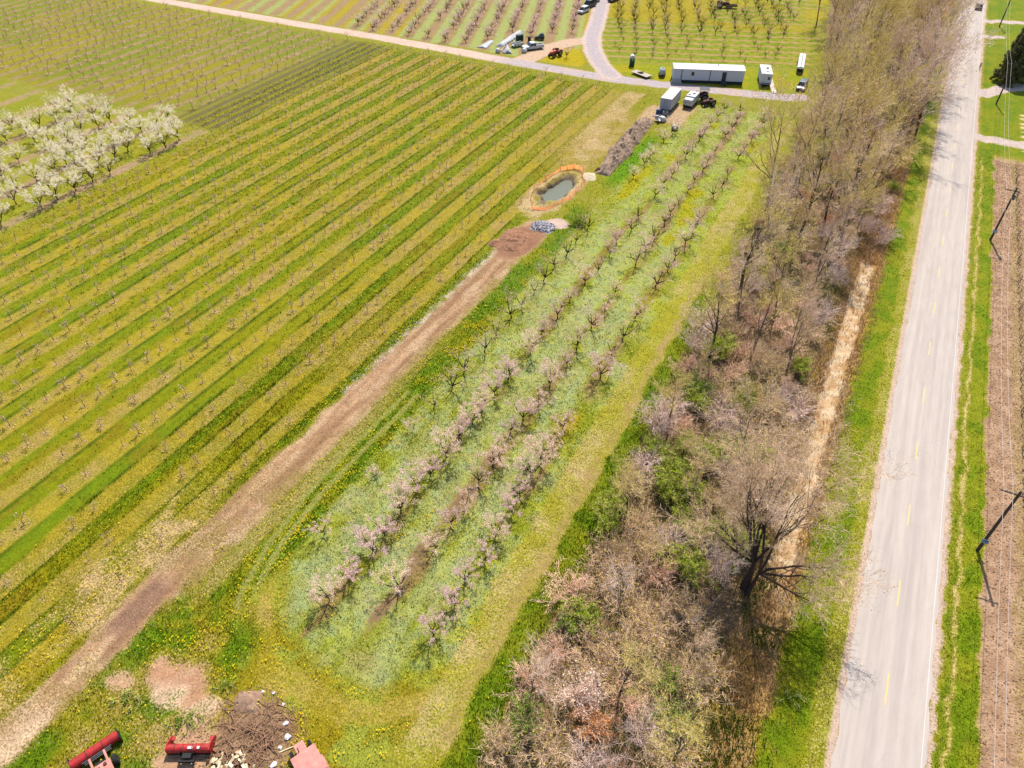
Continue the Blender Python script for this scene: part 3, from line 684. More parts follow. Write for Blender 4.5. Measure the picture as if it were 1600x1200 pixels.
tag(bpy.data.objects.new('fruit_saplings', me), 'far rows of young fruit saplings in the striped field', kind='stuff'); COL.objects.link(bpy.data.objects['fruit_saplings'])

# --- old peach orchard: dark vase-shaped trees, more or less in bloom
def vase(seed, bloom, blossom, sz=.11, h=1.0, twig=None, open_=.62):
    rg = random.Random(seed); ng = np.random.default_rng(seed); segs = []
    grow(rg, segs, vec(0, 0, -.1), vec(rg.gauss(0, .12), rg.gauss(0, .12), 1), .75*h, .12*h, 0, dict(n=[2], wob=[.08], up=[0], start=[9], kids=[0], ang=[0], ratio=[0], rr=.7, rmin=.02))
    p = segs[-1][1]; nl = rg.choice((4, 4, 5)); a0 = rg.uniform(0, 6.28)
    P = dict(n=[4, 3, 3, 2], wob=[.13, .15, .16, .15], up=[.1, .1, .08, .05], start=[.5, .34, .34], kids=[1.6, 1.8, 1.9], ang=[.75, .75, .7], ratio=[.58, .6, .6], rr=.75, rmin=.01, minz=-.05)
    for k in range(nl):
        a = a0+6.283*k/nl+rg.gauss(0, .25); an = open_*rg.uniform(.75, 1.3)+.15
        grow(rg, segs, p, vec(math.cos(a)*math.sin(an), math.sin(a)*math.sin(an), math.cos(an)), 1.75*h*rg.uniform(.75, 1.15), .085*h, 0, P)
    big = [s[:4] for s in segs if s[2] > .028]; fine = [s[:4] for s in segs if s[2] <= .028]
    trunk = mesh2('trunk', [(*seg_mesh('s', big, 6), 0)], [M_DARKBARK])
    pc = [(*seg_mesh('s', fine, 3), 0)]
    if bloom: pc.append((*leaf_cards(ng, fine, bloom, sz, .09), 1))
    crown = mesh2('crown', pc, [twig or M_DARKBARK, blossom])
    return [('trunk', trunk), ('crown', crown)]
PEACH = [('peach_tree', 'tree', vase(200+i, bl, bm, sz, 1.0, tw)) for i, (bl, bm, sz, tw) in enumerate([(2400, M_PINK, .07, M_PTWIG), (1800, M_PINK, .07, M_PTWIG), (1200, M_PINK2, .07, M_PTWIG), (800, M_PINK, .07, M_PTWIG), (480, M_PINK, .07, M_TWIG[0]), (110, M_PINK2, .07, M_TWIG[0]), (2000, M_PINK2, .07, M_PTWIG)])]
rp = random.Random(9)
ROWX = [-36.9, -31.6, -26.2, -21.4]
side = ['beside the dirt track', 'second from the dirt track', 'third from the dirt track', 'beside the cart way']
for r, x0 in enumerate(ROWX):
    if r == 0: ys = [30.0, 38.7, 46.8, 51.2, 54.8, 59.0, 63.0, 67.0, 71.0, 74.5, 78.2, 82.0, 86.0, 90.0, 94, 99]+[120, 126, 131, 138, 144]
    else: ys = list(np.arange(23.5+.9*r, 60, 2.9))+list(np.arange(61, 161, 4.5))
    seq = 0
    for y in ys:
        x = x0+rp.gauss(0, .2)+(.9*sm(50, 110, np.array(y)) if r == 1 else 0); y = y+rp.gauss(0, .35)
        if r and rp.random() < (.09 if r != 2 else .13): continue
        if not in_view(x, y, 1, 10): continue
        if r == 0: k = 5 if 48 < y < 100 else 2
        elif y < 52: k = rp.choice((0, 0, 1, 1, 6) if r != 2 else (6, 3, 2, 3, 4))
        elif y < 66: k = rp.choice((0, 1, 2, 3, 6))
        elif y < 98: k = rp.choice((3, 4, 5, 5, 2))
        else: k = rp.choice((2, 3, 3, 4, 4, 4, 5))
        nmk = ['full pink', 'pink', 'pale pink', 'thin pink', 'sparse pink', 'almost no', 'pale rosy'][k]
        kids(None, (x, y, float(height(np.array([x]), np.array([y]))[0])), rp.uniform(0, 6.28), rp.uniform(.7, 1.0)*(.75 if r == 0 and y < 48 else 1.1 if k > 3 else 1), 'peach tree in %s blossom, %s from near end, row %s' % (nmk, nth(seq), side[r]), 'peach trees of the old orchard', PEACH[k]); seq += 1
# --- white blossom block
CHERRY = [('cherry_tree', 'tree', vase(300+i, n, M_WHITE, .08, 1.3, M_PTWIG, .55)) for i, n in enumerate((3800, 3000, 2200, 1200))]
for r, x0 in enumerate((-124.4, -129.4, -134.8, -140.0, -145.2, -150.3, -155.5, -160.8)):
    seq = 0; y = 98.5 if r else 94.5; ends = (97.5, 100, 104, 102, 101, 101, 100, 100)[r]; y = ends
    while y > 40:
        x = x0+rp.gauss(0, .3); k = rp.choice((0, 0, 1, 1, 2, 3)) if r < 4 else rp.choice((0, 1, 2, 3, 3))
        y -= 3.6+rp.gauss(0, .2)
        if (r % 2 and rp.random() < .28) or rp.random() < .06: continue
        if not in_view(x, y, 2, 12): continue
        kids(None, (x, y, -.03), rp.uniform(0, 6.28), rp.uniform(.7, .98), 'white blossoming cherry tree, %s from far end, row %s of the white block' % (nth(seq), ['one', 'two', 'three', 'four', 'five', 'six', 'seven', 'eight'][r]), 'white blossoming trees in one block', CHERRY[k]); seq += 1
# --- far plots beyond the farm road
FARV = [('orchard_tree', 'tree', vase(400+i, n, M_PINK, .13, 1.15, tw)) for i, (n, tw) in enumerate(((260, M_PTWIG), (160, M_PTWIG), (30, M_TWIG[0]), (0, M_DARKBARK)))]
cand = []
for j in range(0, 15):                   # rows along E2, left of the access road
    u0 = -27.3+5.6*(3-j) if False else -27.3-5.6*(j-6)
    for i in range(24):
        v0 = 172+4.2*i+rp.gauss(0, .3); x = u0*E1[0]+v0*E2[0]; y = u0*E1[1]+v0*E2[1]
        if y < 174 or dpoly(np.array([x]), np.array([y]), ACC)[0] < 4.5 or dpoly(np.array([x]), np.array([y]), YARD)[0] < 5 or x+.345*(y-180) > -74: continue
        if y < 190 and -101 < x < -86: continue
        if not in_view(x, y, 2, 8) or rp.random() < .1: continue
        cand.append((j, i, x, y, 'L'))
for j in range(0, 15):                   # rows across, right of the access road
    v0 = 195.2+4.4*j
    for i in range(26):
        u0 = 2.5+4.6*i+rp.gauss(0, .5); x = u0*E1[0]+v0*E2[0]; y = u0*E1[1]+v0*E2[1]
        if x+.345*(y-180) < -66 or x+.12*(y-180) > -22.5: continue
        if not in_view(x, y, 2, 8) or rp.random() < (.3 if j < 5 else .08): continue
        cand.append((j, i, x, y, 'R'))
cnt = {}
for j, i, x, y, sd_ in sorted(cand, key=lambda q: (q[4], q[0], q[1])):
    c = cnt.get((sd_, j), 0); cnt[(sd_, j)] = c+1
    if sd_ == 'L': lab = 'pinkish far orchard tree, %s up the %s row %s of the access lane' % (nth(c), nth(j), 'west'); k = rp.choice((0, 0, 1, 2))
    else: lab = 'dark bare orchard tree, %s along the %s cross row behind the white mobile home' % (nth(c), nth(j)); k = rp.choice((3, 3, 2)) if j > 4 else rp.choice((2, 3, 3))
    kids(None, (x, y, -.03), rp.uniform(0, 6.28), rp.uniform(.8, 1.1)*(.85 if sd_ == 'L' else .78 if j > 4 else .5), lab, 'pink orchard rows by the access lane' if sd_ == 'L' else 'orchard rows behind the mobile home', FARV[k])

# --- the tree belt along the ditch
def forest(seed, h, twig, nl=0, bare=True, leafm=None, lean=.06):
    rg = random.Random(seed); ng = np.random.default_rng(seed); segs = []
    grow(rg, segs, vec(0, 0, -.15), vec(rg.gauss(0, lean), rg.gauss(0, lean), 1), h*.92, .02*h*rg.uniform(.65, .95), 0,
         dict(n=[8, 5, 4, 3, 2], wob=[.05, .11, .13, .16, .18], up=[.06, .1, .08, .05, .02], start=[.36, .3, .25, .3], kids=[1.9, 1.5, 1.45, 1.25], ang=[.62, .6, .65, .7], ratio=[.42, .5, .5, .55], rr=.55, rmin=.016))
    big = [s[:4] for s in segs if s[2] > .026]; fine = [s[:4] for s in segs if s[2] <= .026]
    trunk = mesh2('trunk', [(*seg_mesh('s', big, 5), 0)], [M_GREYBARK if seed % 3 else M_DARKBARK])
    pc = [(*seg_mesh('s', fine, 3), 0)]
    if nl: pc.append((*leaf_cards(ng, fine, nl, .12, .14), 1))
    return [('trunk', trunk), ('crown', mesh2('crown', pc, [twig, leafm or M_BUD]))]
FOR = [('bare_tree', 'tree', forest(500+i, h, M_TWIG[t], nl)) for i, (h, t, nl) in enumerate([(14, 0, 700), (12.5, 1, 0), (15, 2, 1600), (11, 0, 0), (13, 2, 1300), (12, 1, 500), (9.5, 0, 900)])]
print('forest tris', [sum(len(m.polygons)*2 for _, m in p[2]) for p in FOR], 'peach', [sum(len(m.polygons)*2 for _, m in p[2]) for p in PEACH])
rb_ = random.Random(21)
def spaced(n, box, dmin, ok, pts):
    out = []
    for _ in range(n):
        x = rb_.uniform(box[0], box[1]); y = rb_.uniform(box[2], box[3])
        if not ok(x, y) or any((x-a)**2+(y-b)**2 < dmin*dmin for a, b in pts+out): continue
        out.append((x, y))
    return out
def left_edge(y): return -11.6-max(0, y-175)*.13
known = [(-.8, 95.3), (-7.4, 101), (7.0, 176.2), (-10.5, 174.2), (-12.0, 119), (-23.5, 235.9), (6.8, 167), (6.6, 188), (-8.5, 84.5), (-5.0, 77)]
bt = known+spaced(5000, (-34, 8.5, 76, 262), 4.9, lambda x, y: x > left_edge(y)+(1.2 if y < 120 else 0) and (x < (1.2 if y < 108 else 4.6) or (150 < y < 200 and x < 8.3)) and in_view(x, y, 8, 30) and rb_.random() < (.6 if y < 105 else 1), known)
over = spaced(900, (3.4, 8.4, 156, 210), 4.0, lambda x, y: True, bt); bt += over
bt += spaced(700, (-11, 1.5, 22, 74), 5.6, lambda x, y: in_view(x, y, 4, 10) and math.hypot(x-2.6, y-42.6) > 6, bt)
bt.sort(key=lambda q: q[1])
crowns = ['brown-twigged budding', 'greyish pink twigged', 'olive budding', 'thin brown', 'slender olive-budded', 'pinkish grey', 'short bushy brown']
for i, (x, y) in enumerate(bt):
    k = rb_.randrange(7); s = rb_.uniform(.8, 1.1)
    if y < 74: s *= rb_.uniform(.4, .66)
    elif y < 100: s *= .85
    if 150 < y < 216 and x > 3.3: k = rb_.choice((1, 5, 1, 0)); s = rb_.uniform(1.2, 1.45)
    elif y > 108: s *= 1.1
    kids(None, (x, y, float(height(np.array([x]), np.array([y]))[0])), rb_.uniform(0, 6.28), s, '%s bare tree, %s from the near end of the belt' % (crowns[k], nth(i)), 'bare trees of the belt', FOR[k])
print('belt trees', len(bt))
# the big spreading tree over the ditch
def great_tree():
    rg = random.Random(79); ng = np.random.default_rng(79); segs = []
    P = dict(n=[6, 5, 4, 3, 2], wob=[.12, .13, .15, .18, .2], up=[.03, .05, .04, .02, 0], start=[.3, .3, .25, .3], kids=[1.6, 1.6, 1.5, 1.3], ang=[.6, .6, .65, .7], ratio=[.52, .52, .52, .52], rr=.55, rmin=.013)
    P0 = dict(n=[3], wob=[.04], up=[.05], start=[9], kids=[0], ang=[0], ratio=[0], rr=.7, rmin=.02)
    grow(rg, segs, vec(0, 0, -.3), vec(-.04, .12, 1), 4.8, .56, 0, P0); pa = segs[-1][1]
    grow(rg, segs, vec(.35, -.5, -.3), vec(.1, .12, 1), 4.6, .36, 0, P0); pb = segs[-1][1]
    for p, dirs in ((pa, [(-.8, .0, .3), (-.65, .4, .7), (.05, .45, 1), (-.3, .35, 1), (.3, .45, 1), (-.1, .1, 1.1), (-.3, .75, .9), (-.55, .15, .9), (-.1, .65, 1)]), (pb, [(.85, .3, .35), (.5, -.45, .35), (.12, .4, 1.0), (.05, .7, .9), (.6, .5, .6)])):
        for d in dirs:
            v = Vector(d); grow(rg, segs, p-Vector((0, 0, .3)), v.normalized(), (11.0 if v.z > .8 else 6.6 if v.x > .3 else 6.6)*rg.uniform(.85, 1.1), .15, 0, P)
    big = [(a, b, c, d) for a, b, c, d, l in segs if c > .022]; fine = [s[:4] for s in segs if s[2] <= .022]
    print('great tree segs', len(segs))
    return [('trunk', mesh2('trunk', [(*seg_mesh('s', big, 7), 0)], [M_DARKBARK])), ('crown', mesh2('crown', [(*seg_mesh('s', fine, 3), 0), (*leaf_cards(ng, fine, 4500, .08, .12), 1)], [M_TWIG[0], M_BUD]))]
kids(None, (2.6, 43.4, -.25), 0, 1.0, 'huge twin-trunked spreading bare tree leaning over the reed ditch', None, ('spreading_tree', 'tree', great_tree()))
# --- shrubs
def shrub(seed, r, h, twig, nl, leafm, nst=26, size=.12):
    rg = random.Random(seed); ng = np.random.default_rng(seed); segs = []
    P = dict(n=[4, 3, 2], wob=[.16, .2, .2], up=[-.04, -.02, 0], start=[.3, .3], kids=[2.0, 1.8], ang=[.6, .7], ratio=[.5, .55], rr=.7, rmin=.014)
    for k in range(nst):
        a = rg.uniform(0, 6.28); t = rg.uniform(.1, 1.0)
        grow(rg, segs, vec(math.cos(a)*r*.25*t, math.sin(a)*r*.25*t, -.1), vec(math.cos(a)*t*r/h, math.sin(a)*t*r/h, 1).normalized(), math.hypot(h, r*t)*rg.uniform(.7, 1.05), .03, 0, P)
    big, fine = split(segs, 0)
    parts = [('stems', mesh2('stems', [(*seg_mesh('s', big, 4), 0)], [twig]))]
    pc = [(*seg_mesh('s', fine, 3), 0)]
    if nl: pc.append((*leaf_cards(ng, fine, nl, size, .12), 1))
    parts.append(('crown', mesh2('crown', pc, [twig, leafm or M_BUD])))
    return parts
M_TWRED = mat('reddish brush', (170, 138, 116), .9, .2, 1, spec=.1, island=.45, k=.58)
M_RUST = mat('rusty young leaves', (206, 140, 86), .8, .2, 1, island=.3, trans=.4, k=1.1)
SHR = [('shrub', 'shrub', p) for p in (shrub(600, 1.5, 2.2, M_TWIG[0], 250, M_BUD), shrub(601, 1.7, 1.6, M_TWRED, 0, None, 30), shrub(602, 1.4, 2.3, M_TWIG[2], 1900, M_LEAF, 20, .14), shrub(603, 1.5, 2.6, M_TWIG[1], 0, None, 24), shrub(604, 1.3, 1.8, M_TWIG[0], 1200, M_LEAFD, 18, .14), shrub(605, 1.3, 2.0, M_TWIG[0], 900, M_RUST, 18), shrub(606, 1.5, 2.6, M_TWIG[1], 2600, M_PINK2, 18, .09))]
sk = ['brown twiggy', 'reddish arching bramble', 'bright yellow-green leafing', 'greyish pink twiggy', 'mid green leafing', 'rust-leaved', 'pale blossoming']
fixed = [(-7.5, 50.4, 2), (-5.6, 51.6, 2), (-8.2, 53.2, 2), (-5.0, 47.6, 2), (-10.6, 55.5, 2), (-1.5, 47.4, 2), (-10.4, 32.3, 4), (-9.5, 33.2, 2), (-7.6, 26.2, 6), (-5.8, 25.0, 5), (-4.9, 24.2, 5), (-3.6, 70.5, 4), (-9.4, 68.0, 4), (-8.4, 65.5, 2), (-1.0, 31.0, 4), (-10.5, 22.5, 4)]
sh = [(x, y, k) for x, y, k in fixed]
pts = [(a, b) for a, b, _ in sh]+[(2.6, 42.6)]
for x, y in spaced(6000, (-12.0, 2.6, 19, 78), 2.7, lambda x, y: in_view(x, y, 1, 15), pts):
    k = rb_.choice((0, 0, 1, 1, 3, 3, 2 if 44 < y < 74 and x < -1 else 0, 2 if 42 < y < 72 else 1, 4 if y < 40 else 2, 0)); sh.append((x, y, k)) if not (-1.5 < x < 4.5 and 34 < y < 43.5) else None
pts = [(a, b) for a, b, _ in sh]
for x, y in spaced(4000, (-13.5, 7.4, 78, 170), 3.6, lambda x, y: x > left_edge(y)-1.0 and (x < 2.2 or y > 117) and in_view(x, y, 1, 15), pts):
    sh.append((x, y, rb_.choice((0, 1, 3, 3, 5, 2 if rb_.random() < .4 else 0))))
sh.sort(key=lambda q: q[1]); cs = {}
for x, y, k in sh:
    c = cs.get(k, 0); cs[k] = c+1
    kids(None, (x, y, float(height(np.array([x]), np.array([y]))[0])), rb_.uniform(0, 6.28), rb_.uniform(.75, 1.2)*(.8 if y > 90 else 1.05 if k == 6 else 1), '%s shrub in the belt, %s of its kind from the near end' % (sk[k], nth(c)), 'shrubs of the belt', SHR[k])
print('shrubs', len(sh))
# lone green bushes in the orchard
GB = ('bush', 'bush', shrub(640, 1.6, 1.1, M_TWIG[2], 1700, M_LEAF, 18, .12))
kids(None, (-39.0, 100.0, 0), 0, 1.05, 'round bright green bush beside the rubble pile', None, GB)
GB2 = ('bush', 'bush', shrub(641, .8, .4, M_TWIG[2], 300, M_LEAFD, 8, .08))
for (px, py, lab) in ((283, 1128, 'low dark green weed bush beside the bare soil patch'), (300, 1120, 'low green weed bush at the edge of bare pinkish soil'), (352, 1072, 'small green bush by the brush pile'), (200, 1090, 'small leafy bush left of the bare soil patch'), (1232, 1088, 'dark green bush near the roadside ditch')):
    g = gp(px, py); kids(None, (g[0], g[1], -.03), 1.0, rb_.uniform(.9, 1.4), lab, None, GB2)
# --- spruces right of the road
M_NEEDLE = mat('spruce needles', (98, 98, 54), .8, .3, .6, island=.35, k=1.3); M_NEEDLE2 = mat('spruce needles with cones', (120, 102, 58), .8, .3, .6, island=.35, k=1.3)
def spruce(seed, h, r):
    rg = random.Random(seed); ng = np.random.default_rng(seed); br = []; V = []
    tr = [(vec(0, 0, -.2), vec(0, 0, h*.5), .24, .14), (vec(0, 0, h*.5), vec(0, 0, h*.98), .14, .02)]
    z = .7
    while z < h*.97:
        L = r*(1-z/h)**.8*rg.uniform(.8, 1.1)+.2; n = 7
        for k in range(n):
            a = rg.uniform(0, 6.28); p = vec(0, 0, z+rg.gauss(0, .1)); e = vec(math.cos(a)*L, math.sin(a)*L, z-.28*L+.05); t = vec(math.cos(a)*L*1.08, math.sin(a)*L*1.08, z-.2*L)
            br += [(p, e, .035, .02), (e, t, .02, .01)]
        z += .33
    C = leaf_cards(ng, [b for b in br for _ in range(1)], 16000, .2, .17, 2.4)
    return [('trunk', mesh2('trunk', [(*seg_mesh('s', tr+br[::2], 5), 0)], [M_DARKBARK])), ('crown', mesh2('crown', [(*C, 0)], [M_NEEDLE if seed % 2 else M_NEEDLE2]))]
SP = [('spruce_tree', 'tree', spruce(701, 13.5, 3.3)), ('spruce_tree', 'tree', spruce(702, 12, 3.0))]
for x, y, s, k, lab in ((25.6, 209.5, 1.0, 0, 'dark dense spruce nearest the driveway right of the road'), (26.0, 215.5, .95, 1, 'second spruce, brownish with cones, behind the front one'), (26.4, 222, .9, 0, 'third spruce in the row right of the road'), (27.5, 229, .9, 1, 'rearmost spruce of the roadside row, brownish')):
    kids(None, (x, y, 0), x*3, s, lab, 'spruces right of the road', SP[k])
# --- vines on the right
def vine(seed):
    rg = random.Random(seed); segs = []
    grow(rg, segs, vec(0, 0, -.05), vec(.1, .1, 1), .75, .05, 0, dict(n=[3], wob=[.12], up=[0], start=[9], kids=[0], ang=[0], ratio=[0], rr=.7, rmin=.02)); p = segs[-1][1]
    for s in (-1, 1):
        grow(rg, segs, p, vec(.05, s, .25).normalized(), .8, .03, 0, dict(n=[4, 3], wob=[.1, .15], up=[.02, .2], start=[.25], kids=[1.2], ang=[1.1], ratio=[.8], rr=.6, rmin=.012))
    return mesh2('grape_vine', [(*seg_mesh('s', [q[:4] for q in segs], 4), 0)], [M_DARKBARK])
VN = [vine(800+i) for i in range(4)]
M_POST = mat('weathered post wood', (150, 134, 118), .9, .25, 5)
vi = 0; pi_ = 0
for r, x0 in enumerate((26.45, 29.3)):
    for i in range(60):
        y = 46+1.9*i+rp.gauss(0, .1)
        if y > 159 or not in_view(x0, y, .6, 6): continue
        if i % 4 == 0:
            o = MB().tube([(0, 0, -.1), (0, 0, 1.5)], .05, 6).build('trellis_post', M_POST); o.location = (x0, y-.9, 0)
            tag(o, 'grey wooden trellis post, %s from the near end among the roadside vines' % nth(pi_), 'post', 'vineyard trellis posts'); pi_ += 1
        o = bpy.data.objects.new('grape_vine', VN[rp.randrange(4)]); COL.objects.link(o); o.location = (x0, y, 0); o.rotation_euler = (0, 0, rp.gauss(0, .2))
        tag(o, 'gnarled bare grape vine, %s from the near end, right of the road' % nth(vi), 'vine', 'roadside grape vines'); vi += 1
for i in range(9):
    g = gp(1597, 150+9*i); o = bpy.data.objects.new('grape_vine', VN[i % 4]); COL.objects.link(o); o.location = (g[0]+.4, g[1], 0); o.scale = (1.2, 1.2, 1.2)
    tag(o, 'bare vine at the pale row ends, %s counting up beside the lawn' % nth(i), 'vine', 'vines beside the lawn')
# ------------------------------------------------------------------ vehicles, buildings and gear
M_RUB = mat('tyre rubber', (40, 38, 38), .85, .2, 8); M_RIM = mat('steel rim', (170, 170, 172), .45, .1, 8, metal=.6)
M_GLS = mat('dark glass', (34, 42, 50), .08, .1, 2, spec=.6); M_BLK = mat('black plastic', (36, 34, 36), .6, .2, 6); M_STL = mat('grey steel', (130, 128, 126), .5, .2, 5, metal=.5)
M_LMP = mat('lamp glass', (225, 225, 220), .15, .05, 3); M_RED = mat('red lamp', (170, 24, 20), .3, .05, 3)
M_VWHT = mat('white vehicle paint', (236, 236, 238), .35, .05, 1, spec=.5); M_VDRK = mat('dark vehicle paint', (48, 44, 62), .3, .08, 1, spec=.5); M_VBLU = mat('blue grey vehicle paint', (110, 130, 156), .25, .08, 1, spec=.6); M_VSIL = mat('silver vehicle paint', (176, 178, 182), .3, .05, 1, spec=.5, metal=.3)
M_TRED = mat('red machine paint', (200, 40, 36), .55, .4, 2.2, spec=.4); M_FADE = mat('sun faded red paint', (236, 160, 146), .75, .28, 2.4); M_TOR = mat('orange red machine paint', (206, 84, 52), .6, .2, 3)
M_RUST2 = mat('rusty machine iron', (112, 66, 54), .8, .3, 4)
def wheel(parent, c, r, wd, nm='wheel', spokes=True):
    t = MB(); n = 18
    pr = [(wd/2, r*.62), (wd/2, r*.9), (wd*.36, r), (-wd*.36, r), (-wd/2, r*.9), (-wd/2, r*.62)]
    V = [(math.cos(2*math.pi*k/n)*q, y, math.sin(2*math.pi*k/n)*q) for k in range(n) for y, q in pr]; m = len(pr)
    F = [(k*m+j, k*m+(j+1) % m, ((k+1) % n)*m+(j+1) % m, ((k+1) % n)*m+j) for k in range(n) for j in range(m)]
    t.add(V, F); o = t.build(nm, M_RUB, parent); o.location = c
    h = MB().tube([(0, -wd*.32, 0), (0, wd*.32, 0)], r*.64, 14); h.tube([(0, -wd*.4, 0), (0, wd*.4, 0)], r*.2, 8)
    rim = h.build('rim', M_RIM, o); return o
def loft(mb, a, za, b, zb, mi=0):
    """frustum between two rectangles (x0,x1,y0,y1)"""
    V = [(a[0], a[2], za), (a[1], a[2], za), (a[1], a[3], za), (a[0], a[3], za), (b[0], b[2], zb), (b[1], b[2], zb), (b[1], b[3], zb), (b[0], b[3], zb)]
    mb.add(V, [(3, 2, 1, 0), (4, 5, 6, 7), (0, 1, 5, 4), (1, 2, 6, 5), (2, 3, 7, 6), (3, 0, 4, 7)], mi); return mb
def car(label, loc, rz, paint, kind='suv', name='parked_car', cat='car', group=None, L=4.6, W=1.85):
    t = thing(name, label, cat, (loc[0], loc[1], loc[2] if len(loc) > 2 else 0.0), rz, group); h = W/2; l = L/2
    if kind == 'pickup': prof = [(-l, .5), (-l, 1.05), (-.5, 1.05), (.95, 1.05), (1.2, 1.08), (l-.1, .98), (l, .75), (l, .45), (l-.2, .35), (-l+.1, .38)]; cab = ((-.75, 1.35), (-.5, .75)); zt = 1.78
    elif kind == 'van': prof = [(-l, .4), (-l, 1.15), (l-.5, 1.15), (l-.05, .95), (l, .45), (l-.15, .3), (-l+.1, .3)]; cab = ((-l+.03, l-.25), (-l+.15, l-1.0)); zt = 2.05
    elif kind == 'sedan': prof = [(-l, .45), (-l, .85), (-l+.9, .95), (l-1.3, .92), (l-.15, .75), (l, .5), (l-.15, .28), (-l+.1, .28)]; cab = ((-l+.6, l-1.0), (-l+1.2, l-1.9)); zt = 1.42
    else: prof = [(-l, .45), (-l, .98), (l-1.2, 1.0), (l-.2, .88), (l, .6), (l-.15, .3), (-l+.1, .3)]; cab = ((-l+.08, l-1.0), (-l+.4, l-1.8)); zt = 1.7
    zb = max(p[1] for p in prof if p[0] < l-1.0)-.02
    b = MB().prism(prof, 'y', -h, h); b.build('body', paint, t, bevel=.07)
    (a0, a1), (b0, b1) = cab
    loft(MB(), (a0, a1, -h+.06, h-.06), zb, (b0, b1, -h+.22, h-.22), zt-.05).build('window_glass', M_GLS, t)
    r = MB(); r.box(((b0+b1)/2, 0, zt-.02), (b1-b0+.06, W-.4, .07)); ro = r.build('roof', paint, t, bevel=.02)
    p = MB()
    for s in (-1, 1):
        for xa, xb in ((a0, b0), (a1, b1), ((a0+a1)/2, (b0+b1)/2)): p.tube([(xa, s*(h-.05), zb), (xb, s*(h-.2), zt-.04)], .045, 5)
    p.build('pillar_frame', paint, t)
    for s in (-1, 1):
        MB().box((l-.06, s*(h-.28), .72), (.16, .36, .16)).build('headlight', M_LMP, t, bevel=.03)
        MB().box((-l+.0, s*(h-.14), .82), (.1, .2, .24)).build('tail_light', M_RED, t, bevel=.02)
        MB().box((a1-.15, s*(h+.1), zb+.08), (.12, .2, .14)).build('mirror', M_BLK, t, bevel=.02)
        for xw in (-l*.6, l*.62): wheel(t, (xw, s*(h-.1), .34), .34, .22)
    MB().box((l-.02, 0, .5), (.12, W*.55, .22)).build('grille', M_BLK, t, bevel=.02); MB().box((l+.02, 0, .36), (.14, W*.95, .14)).build('front_bumper', M_BLK, t, bevel=.03)
    MB().box((-l-.02, 0, .42), (.12, W*.95, .16)).build('rear_bumper', M_BLK, t, bevel=.03)
    if kind == 'pickup':
        MB().box((-l/2-.3, 0, 1.03), (l-.55, W-.3, .08)).build('cargo_bed', M_BLK, t)
        q = MB()
        for s in (-1, 1): q.box((-l/2-.3, s*(h-.08), 1.12), (l-.5, .12, .14))
        q.box((-l+.06, 0, 1.12), (.1, W-.1, .14)); q.build('bed_rail', paint, t, bevel=.02)
    return t
def ends(pa, pb):
    a = gp(*pa); b = gp(*pb); return ((a[0]+b[0])/2, (a[1]+b[1])/2), math.atan2(b[1]-a[1], b[0]-a[0]), math.dist(a, b)
def tractor(label, loc, rz, paint, canopy=None, s=1.0, name='tractor', dark=None):
    t = thing(name, label, 'tractor', (*loc, 0), rz); t.scale = (s, s, s)
    MB().prism([(.1, .75), (.1, 1.4), (1.5, 1.32), (1.72, 1.2), (1.75, .75)], 'y', -.36, .36).build('hood', paint, t, bevel=.06)
    MB().box((.6, 0, .62), (2.6, .42, .36)).box((-.5, 0, .75), (.7, .6, .5)).build('chassis', M_BLK, t, bevel=.03)
    MB().box((-.55, 0, 1.08), (.5, .55, .14)).box((-.8, 0, 1.35), (.12, .55, .5)).build('seat', M_BLK, t, bevel=.04)
    MB().tube([(.05, 0, 1.2), (-.2, 0, 1.5)], .03, 6).tube([(-.2+.18*math.cos(a*.524)*.3, .2*math.sin(a*.524), 1.5+.18*math.cos(a*.524)) for a in range(13)], .018, 5).build('steering_wheel', M_BLK, t)
    MB().tube([(1.05, .18, 1.35), (1.05, .18, 2.0)], .04, 6).build('exhaust', M_STL, t)
    for sg in (-1, 1):
        wheel(t, (-.65, sg*.78, .72), .72, .42, 'rear_wheel'); wheel(t, (1.4, sg*.66, .4), .4, .24, 'front_wheel')
        f = [(-.65+.82*math.cos(a), .72+.82*math.sin(a)) for a in np.linspace(.5, 2.7, 8)]+[(-.65+.76*math.cos(a), .72+.76*math.sin(a)) for a in np.linspace(2.7, .5, 8)]
        MB().prism(f, 'y', sg*.78-.24, sg*.78+.24).build('fender', paint, t)
    if canopy:
        MB().box((-.45, 0, 2.3), (1.9, 1.75, .07)).build('canopy', canopy, t, bevel=.03)
        p = MB()
        for sx in (-1.2, .25):
            for sy in (-.6, .6): p.tube([(sx, sy, .9), (sx, sy, 2.28)], .035, 6)
        p.build('canopy_frame', M_BLK, t)
    return t
